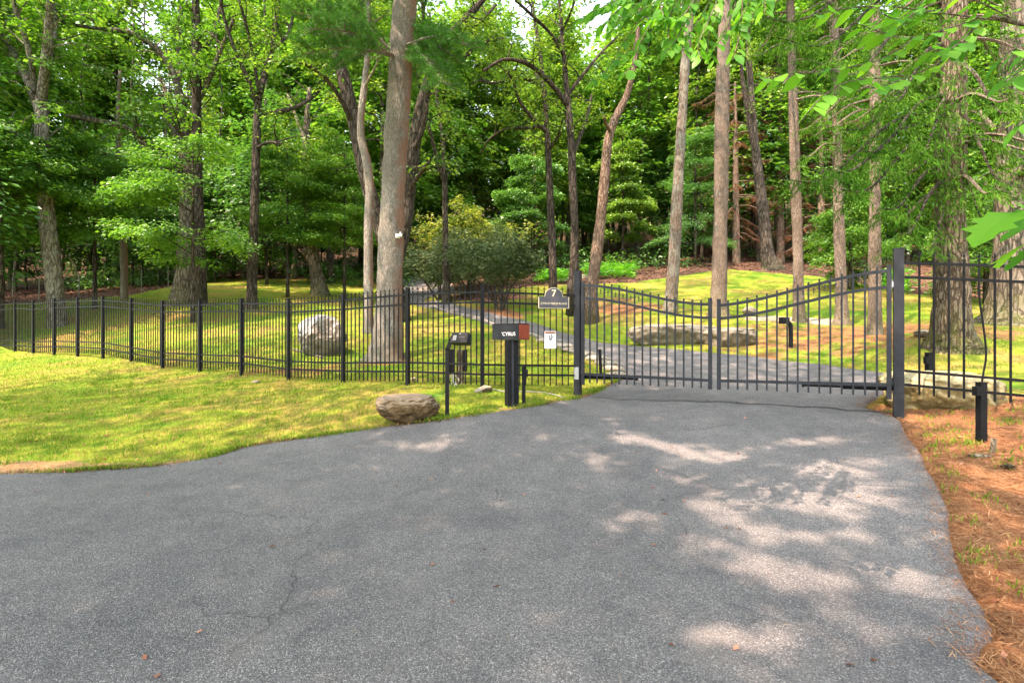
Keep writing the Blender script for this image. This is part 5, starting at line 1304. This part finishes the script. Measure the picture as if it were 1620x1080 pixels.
place_many(46, -150, 640, 34, 56, [0, 1, 2, 3, 2], 'slender dark trunk crowded in the shaded wood behind the long fence', 'trees in the shaded wood behind the long fence', .95, 1.4)
place_many(24, 640, 1060, 40, 58, [0, 1, 3], 'slim woodland tree on the rise behind the shrubs and ferns', 'trees on the rise behind shrubs and ferns', .8, 1.25, 3)
place_many(34, 1060, 1800, 37, 58, [0, 1, 3, 2, 2], 'leafy woodland tree behind the brown spruce trunks on the hill', 'trees on the hill behind the brown spruces', .95, 1.45)
place_many(14, -420, -60, 18, 40, [0, 1, 2, 3], 'leafy tree where the wood meets the far end of the long fence', 'trees at the far end of the long fence', .9, 1.3)
# distant wood, one mass
b = MB(); C = []; D = []
for k in range(8200):
    px = -300 + 2300 * rng.random(); d = 60 + 32 * rng.random(); X = (px - 810) / F * d; zt = 1.0 + rng.random() * (33 + 3 * math.sin(px * .013))
    if 745 < px < 840 and zt > 17: continue
    if zt > 17 and rng.random() < (zt - 17) / 22: continue
    if zt > 12 and (225 < px < 345 or 730 < px < 855): continue
    if zt > 12 and math.sin(X * .21 + 1.9) * math.sin(zt * .33 + X * .05) > .62: continue
    C.append([X, d, zt]); a = rng.random() * 6.28; D.append([math.cos(a), math.sin(a), .1])
C = np.array(C); C[:, 2] += H(C[:, 0], C[:, 1])
spray(b, C, np.array(D), m=16, size=.75, L=2.6, Wd=2.0, T=.5, droop=.2, tilt=.5, aspect=.65)
for k in range(170):
    px = -300 + 2300 * rng.random(); d = 58 + 20 * rng.random(); X = (px - 810) / F * d; z0 = h1(X, d)
    b.tube([(X, d, z0 - .3), (X + rng.standard_normal() * .5, d, z0 + 8), (X + rng.standard_normal() * .8, d, z0 + 15)], [.24, .17, .08], 6, False, 0)
tag(b.build('distant_forest', ['bark_dark', 'leaf_maple']), kind='stuff')

# low green undergrowth on the forest floor
C = []
for k in range(5200):
    px = -250 + 2100 * rng.random(); d = 36 + 34 * rng.random() ** 1.2; X = (px - 810) / F * d
    if math.sin(X * .35 + 1.2 * math.sin(d * .3)) + .5 * math.sin(d * .5 + X * .2) < (.1 if px > 620 else -.2): continue
    C.append([X, d, .2 + (1.4 if px < 1060 else 2.6) * rng.random() ** 1.6])
C = np.array(C); C[:, 2] += H(C[:, 0], C[:, 1]); D = rng.standard_normal(C.shape) * [1, 1, .25]
b = MB(); spray(b, C, D, m=16, size=.24, L=.8, Wd=.6, T=.2, droop=.3, tilt=.5, aspect=.5)
tag(b.build('undergrowth', ['bark_dark', 'leaf_dark']), kind='stuff')

# ------------------------------------------------------------------ wire fence at the wood edge
wf = [(20, 468), (62, 478), (125, 470), (224, 464), (266, 455), (325, 437), (352, 434), (380, 432), (437, 436), (470, 436)]
gw = [G(x, y + 2) for x, y in wf]; r = tag(empty('wire_fence', tuple(gw[4])), 'old wire fence on thin pale stakes along the edge of the shaded wood', 'fence')
for p in gw:
    b = MB(); b.tube([tuple(p + Vector((0, 0, -.2))), tuple(p + Vector((0, 0, 1.45)))], .026, 6); b.build('post', 'wire', r)
for h_ in (.3, .7, 1.1, 1.4):
    b = MB()
    for a, c_ in zip(gw[:-1], gw[1:]): b.tube([tuple(a + Vector((0, 0, h_))), tuple(c_ + Vector((0, 0, h_)))], .003, 3, False)
    b.build('wire', 'gate_grey', r)
a, c_ = G(330, 437), G(384, 432); r = tag(empty('slat_fence', tuple(a)), 'short run of worn wooden slat fence deep in the shaded wood', 'fence')
b = MB()
for k in range(46):
    p = a + (c_ - a) * (k / 45); z0 = h1(p.x, p.y); b.box((p.x, p.y, z0 + .6 + .04 * rng.standard_normal()), (.055, .015, 1.35), .1)
b.build('slats', 'wood', r)
b = MB()
for h_ in (.35, 1.0): b.bar((a.x, a.y + .03, a.z + h_), (c_.x, c_.y + .03, c_.z + h_), .03, .05)
b.build('rail', 'wood', r)

# ------------------------------------------------------------------ overhanging branches of the tree beside the camera, and unseen crowns shaped for shade and dapples
def near_leaf(b, p, hd, nm, s, w, mi=1, tint=.5, lobed=False, fold=.12):
    hd = norm(hd); wd = norm(np.cross(hd, nm)); nm = np.cross(wd, hd)
    if lobed:
        out = [(0, 0), (.08, .16), (.02, .36), (.22, .30), (.26, .46), (.42, .26), (.58, .44), (.66, .20), (.80, .22), (1.0, 0)]
    else:
        out = [(0, 0), (.10, .14), (.28, .26), (.50, .29), (.70, .23), (.88, .10), (1.0, 0)]
    o = np.array(out); n = len(o)
    drop = -.18 * (o[:, 0] ** 2)
    c = np.array([p + hd * (a * s) + nm * (d_ * s) for (a, _), d_ in zip(out, drop)])
    l = np.array([p + hd * (a * s) + wd * (q * w * s) + nm * ((d_ + q * fold) * s) for (a, q), d_ in zip(out, drop)])
    r_ = np.array([p + hd * (a * s) - wd * (q * w * s) + nm * ((d_ + q * fold) * s) for (a, q), d_ in zip(out, drop)])
    V = np.vstack([c, l, r_]); Fc = []
    for i_ in range(n - 1): Fc += [[i_, i_ + 1, n + i_ + 1, n + i_], [i_, 2 * n + i_, 2 * n + i_ + 1, i_ + 1]]
    b.quads(V, Fc, np.full(len(Fc), tint), mi)
def leafy_twig(b, P, r0, n, s, spread=.9, w=1.0, lobed=False, tl=.05):
    q = curve_pts(P, 24); b.tube(q, np.linspace(r0, .0018, 24), 6, False, 0)
    for k in range(n):
        f_ = .12 + .88 * (k + .5 * rng.random()) / n; i_ = min(22, int(f_ * 23)); t = norm(q[i_ + 1] - q[i_]); sd = norm(np.cross(t, [0, 0, 1.0])); sg = 1 if k % 2 else -1
        hd = norm(t * .7 + sd * sg * spread * (.6 + .5 * rng.random()) + np.array([0, 0, -.25 - .3 * rng.random()]))
        nm = np.array([rng.standard_normal() * .3, rng.standard_normal() * .3, 1.0])
        st = q[i_] + hd * tl * .4
        b.tube([q[i_], st], .0012 if s < .12 else .0018, 3, False, 0)
        near_leaf(b, st, hd, nm, s * (.75 + .5 * rng.random()), w, 1, float(np.clip(.5 + .22 * rng.standard_normal(), 0, 1)), lobed)
SUNP = [(1000, 695, 45, 9), (1120, 722, 62, 13), (945, 722, 22, 5), (1290, 702, 60, 8), (1335, 742, 85, 16), (1240, 768, 60, 9), (1290, 792, 95, 17), (1150, 802, 55, 12), (1175, 832, 60, 9), (1000, 815, 28, 9), (1010, 842, 45, 8),
        (1290, 852, 90, 10), (1180, 892, 80, 13), (1255, 912, 95, 20), (1400, 905, 70, 13), (1440, 942, 28, 15), (1290, 932, 55, 17), (1150, 1012, 80, 20), (1310, 992, 80, 11), (1450, 1002, 45, 7), (1530, 945, 18, 8),
        (725, 698, 32, 5), (700, 712, 26, 5), (795, 797, 16, 6), (1060, 705, 22, 4), (1390, 770, 45, 7), (1480, 838, 28, 7), (1080, 760, 26, 5), (1200, 730, 22, 5), (1110, 760, 20, 5), (1240, 1048, 40, 7), (880, 690, 14, 4), (650, 705, 25, 4),
        (1220, 862, 40, 7), (1340, 820, 40, 6), (1430, 800, 26, 5), (1100, 860, 20, 6)]  # wanted sun patches on the ground; unseen crowns leave gaps for them
def shade_tree(name, label, tx, ty, n, region, dens_fn, zc=(10.5, 13.5), height=13, leafmat='leaf_maple', tr=.30, nb=26):  # unseen tree; leaves placed up the sun ray to shade chosen ground
    r = tag(empty(name, (tx, ty, h1(tx, ty))), label, 'tree'); z0 = h1(tx, ty)
    P = curve_pts([(tx, ty, z0 - .3), (tx + .1, ty, z0 + 4), (tx - .1, ty + .2, z0 + 9), (tx, ty, z0 + height)], 22)
    b = MB(); trunk_mesh(b, P, np.linspace(tr, tr * .35, 22), 14, .4); b.build('trunk', 'bark_oak', r, smooth=True)
    x0, x1, y0, y1 = region
    x = x0 + (x1 - x0) * rng.random(n); y = y0 + (y1 - y0) * rng.random(n)
    gz_ = H(x, y); px = 810 + F * x / np.maximum(y, .3); py = 540 - F * (gz_ - CAM_Z) / np.maximum(y, .3)
    keep = rng.random(n) < dens_fn(x, y)
    for a, c_, rx, ry in SUNP:
        q0 = G(a, c_); hx = rx / F * q0.y; hy = (G(a, c_ - ry).y - G(a, c_ + ry).y) / 2
        keep &= ((x - q0.x) / (hx + .07)) ** 2 + ((y - q0.y) / (hy + .055)) ** 2 > 1
    x = x[keep]; y = y[keep]; gz_ = gz_[keep]; t = (zc[0] + (zc[1] - zc[0]) * rng.random(len(x)) - gz_) / SUN_DIR.z
    C = np.stack([x, y, gz_], 1) + t[:, None] * np.array(SUN_DIR)
    D = rng.standard_normal((len(C), 3)) * [1, 1, .15]
    b = MB(); spray(b, C, D, m=16, size=.11, L=.24, Wd=.18, T=.04, droop=.1, tilt=.35, aspect=.75)
    for k in range(nb):
        e = C[rng.integers(len(C))]; c_ = P[int(8 + 13 * rng.random())]
        q = curve_pts([c_, (c_ + e) / 2 + rng.standard_normal(3) * [.4, .4, .3] + [0, 0, .5], e], 12); b.tube(q, np.linspace(.07, .012, 12), 5, False, 0)
    b.build('crown', ['bark_dark', leafmat], r); return r
def dens_drive(x, y):
    ins_ = inside(x, y, DRV_POLY)
    lump = .5 + .5 * np.sin(x * 1.1 + 1.7 * np.sin(y * .8)) * np.sin(y * 1.3 + .6)
    return np.where(ins_, 1.0, np.where(y > 9.5, .30 + .28 * lump, .10 + .10 * lump))
shade_tree('unseen_shade_maple', 'unseen maple beside the road, its crown shaped to shade the middle of the asphalt', -7.5, -6.0, 14000, (-13, -2, -1, 9.5), dens_drive)  # out of view, crown gaps follow the wanted sun patches
shade_tree('unseen_shade_maple', 'unseen maple close to the road, its crown shaped to drop dapples on the asphalt', 3.0, -6.5, 10500, (-2, 9, -1, 9.5), dens_drive)
shade_tree('unseen_shade_oak', 'unseen oak added off to the side to shade the inner lawn behind the fence', -17.5, 5.0, 6000, (-11, 10, 9.5, 18), dens_drive, (12.5, 15.5), 15)  # out of view, added to shade the inner lawn and drive

def unseen_shade_leaves(parent, region, n, leafmat, zc=(14, 17)):  # unseen leaf layer added high up to shade the slope and inner drive
    x0, x1, y0, y1 = region
    x = x0 + (x1 - x0) * rng.random(n); y = y0 + (y1 - y0) * rng.random(n); gz_ = H(x, y)
    lump = np.sin(x * .8 + 1.5 * np.sin(y * .6)) * np.sin(y * .9 + .3)
    k_ = rng.random(n) < np.where(inside(x, y, DRV_POLY), 1.0, .45 + .25 * lump); x = x[k_]; y = y[k_]; gz_ = gz_[k_]
    t = (zc[0] + (zc[1] - zc[0]) * rng.random(len(x))) / SUN_DIR.z
    C = np.stack([x, y, gz_], 1) + t[:, None] * np.array(SUN_DIR)
    b = MB(); spray(b, C, rng.standard_normal((len(C), 3)) * [1, 1, .15], m=24, size=.17, L=.55, Wd=.4, T=.08, droop=.1, tilt=.35, aspect=.7)
    b.build('unseen_shade_leaves', ['bark_dark', leafmat], parent)
unseen_shade_leaves(bpy.data.objects['spruce_tree'], (-6, 20, 19, 36), 3900, 'needle_spruce', (15, 18))
unseen_shade_leaves(bpy.data.objects['oak_tree'], (-22, -4, 19, 33), 750, 'leaf_oak', (15, 18))

nt_ = tag(empty('beech_tree', (4.6, .2, h1(4.6, .2))), 'tree at the straw bank whose bright twigs hang into the upper corner', 'tree')
z0 = h1(4.6, .2)
P = curve_pts([(4.6, .2, z0 - .3), (4.5, .3, z0 + 2), (4.2, .5, z0 + 4), (4.0, .6, z0 + 7)], 18)
b = MB(); trunk_mesh(b, P, np.linspace(.13, .05, 18), 10, .3); b.build('trunk', 'bark_spruce', nt_, smooth=True)
def bough(pts_, r0):
    q = curve_pts(pts_, 20); b = MB(); b.tube(q, np.linspace(r0, .008, 20), 7, True, 0, .02); b.build('bough', 'bark_spruce', nt_, smooth=True); return q
B1 = bough([P[14], W(1600, -260, 2.6), W(1330, -180, 3.0), W(1140, -90, 3.3)], .035)
B2 = bough([P[10], W(1800, 40, 2.3), W(1640, 40, 2.5), W(1560, 25, 2.6)], .025)
B3 = bough([P[7], W(1900, 300, 1.6), W(1720, 330, 1.25)], .018)
def twig(pts_, r0, n, s, **kw):
    b = MB(); leafy_twig(b, [np.array(p) for p in pts_], r0, n, s, **kw); b.build('leafy_twig', ['bark_spruce', 'leaf_near'], nt_)
for e in ([(1110, -60), (1060, 20), (1020, 90), (1000, 150), (985, 172)], [(1130, -70), (1090, 30), (1065, 100), (1040, 140)], [(1160, -60), (1130, 40), (1105, 110), (1110, 140)], [(1080, -70), (1010, 0), (960, 35), (935, 50)],
          [(1170, -60), (1165, 20), (1150, 80), (1130, 120)], [(1120, -60), (1050, 0), (990, 50), (965, 90)], [(1150, -70), (1080, -10), (1030, 40), (985, 60)], [(1190, -70), (1190, 0), (1180, 45), (1165, 80)], [(1060, -80), (985, -30), (935, -5), (905, 15)], [(1140, -60), (1085, 50), (1060, 60), (1020, 60)]):
    
    for rep_ in range(3):
        d0 = 3.5 + .8 * rng.random(); jx, jy = rng.standard_normal() * 26 * rep_, rng.standard_normal() * 10 * rep_
        twig([W(x_ + jx * i_ / 3, (y_ + 60) * .82 - 70 + jy * i_ / 3, d0 - .12 * i_) for i_, (x_, y_) in enumerate(e)], .005, 24, .088, spread=.8, w=.95, tl=.03)
for e in ([(1560, 25), (1500, 45), (1440, 60), (1390, 50), (1350, 35)], [(1560, 25), (1500, 90), (1440, 120), (1400, 135), (1370, 140)], [(1600, 35), (1480, 20), (1400, 10), (1330, 15), (1270, 30)], [(1450, 60), (1390, 95), (1320, 110), (1250, 118), (1200, 125)], [(1430, 120), (1380, 125), (1340, 130), (1300, 155), (1280, 175)],
          [(1560, 25), (1530, 55), (1500, 80), (1470, 78)], [(1620, 40), (1540, 0), (1450, -20), (1380, -15)], [(1500, -30), (1450, 10), (1420, 30), (1390, 20)]):
    d0 = 2.6; twig([W(x_, y_, d0 - .08 * i_) for i_, (x_, y_) in enumerate(e)], .004, 15, .085, spread=1.0, w=1.15, tl=.04)
for e in ([(1720, 330), (1680, 330), (1630, 325), (1605, 330)], [(1720, 330), (1700, 380), (1660, 375), (1640, 372)]):
    twig([W(x_, y_, 1.2 - .06 * i_) for i_, (x_, y_) in enumerate(e)], .003, 6, .092, spread=.6, w=1.1, lobed=True, tl=.05)
for e in ([(1700, 60), (1660, 70), (1630, 100), (1590, 130)], [(1700, 90), (1670, 130), (1640, 170), (1610, 200)], [(1690, 30), (1660, 60), (1620, 70), (1590, 85)]):
    twig([W(x_, y_, 1.45 - .06 * i_) for i_, (x_, y_) in enumerate(e)], .003, 9, .085, spread=.7, w=.9, lobed=False, tl=.04)
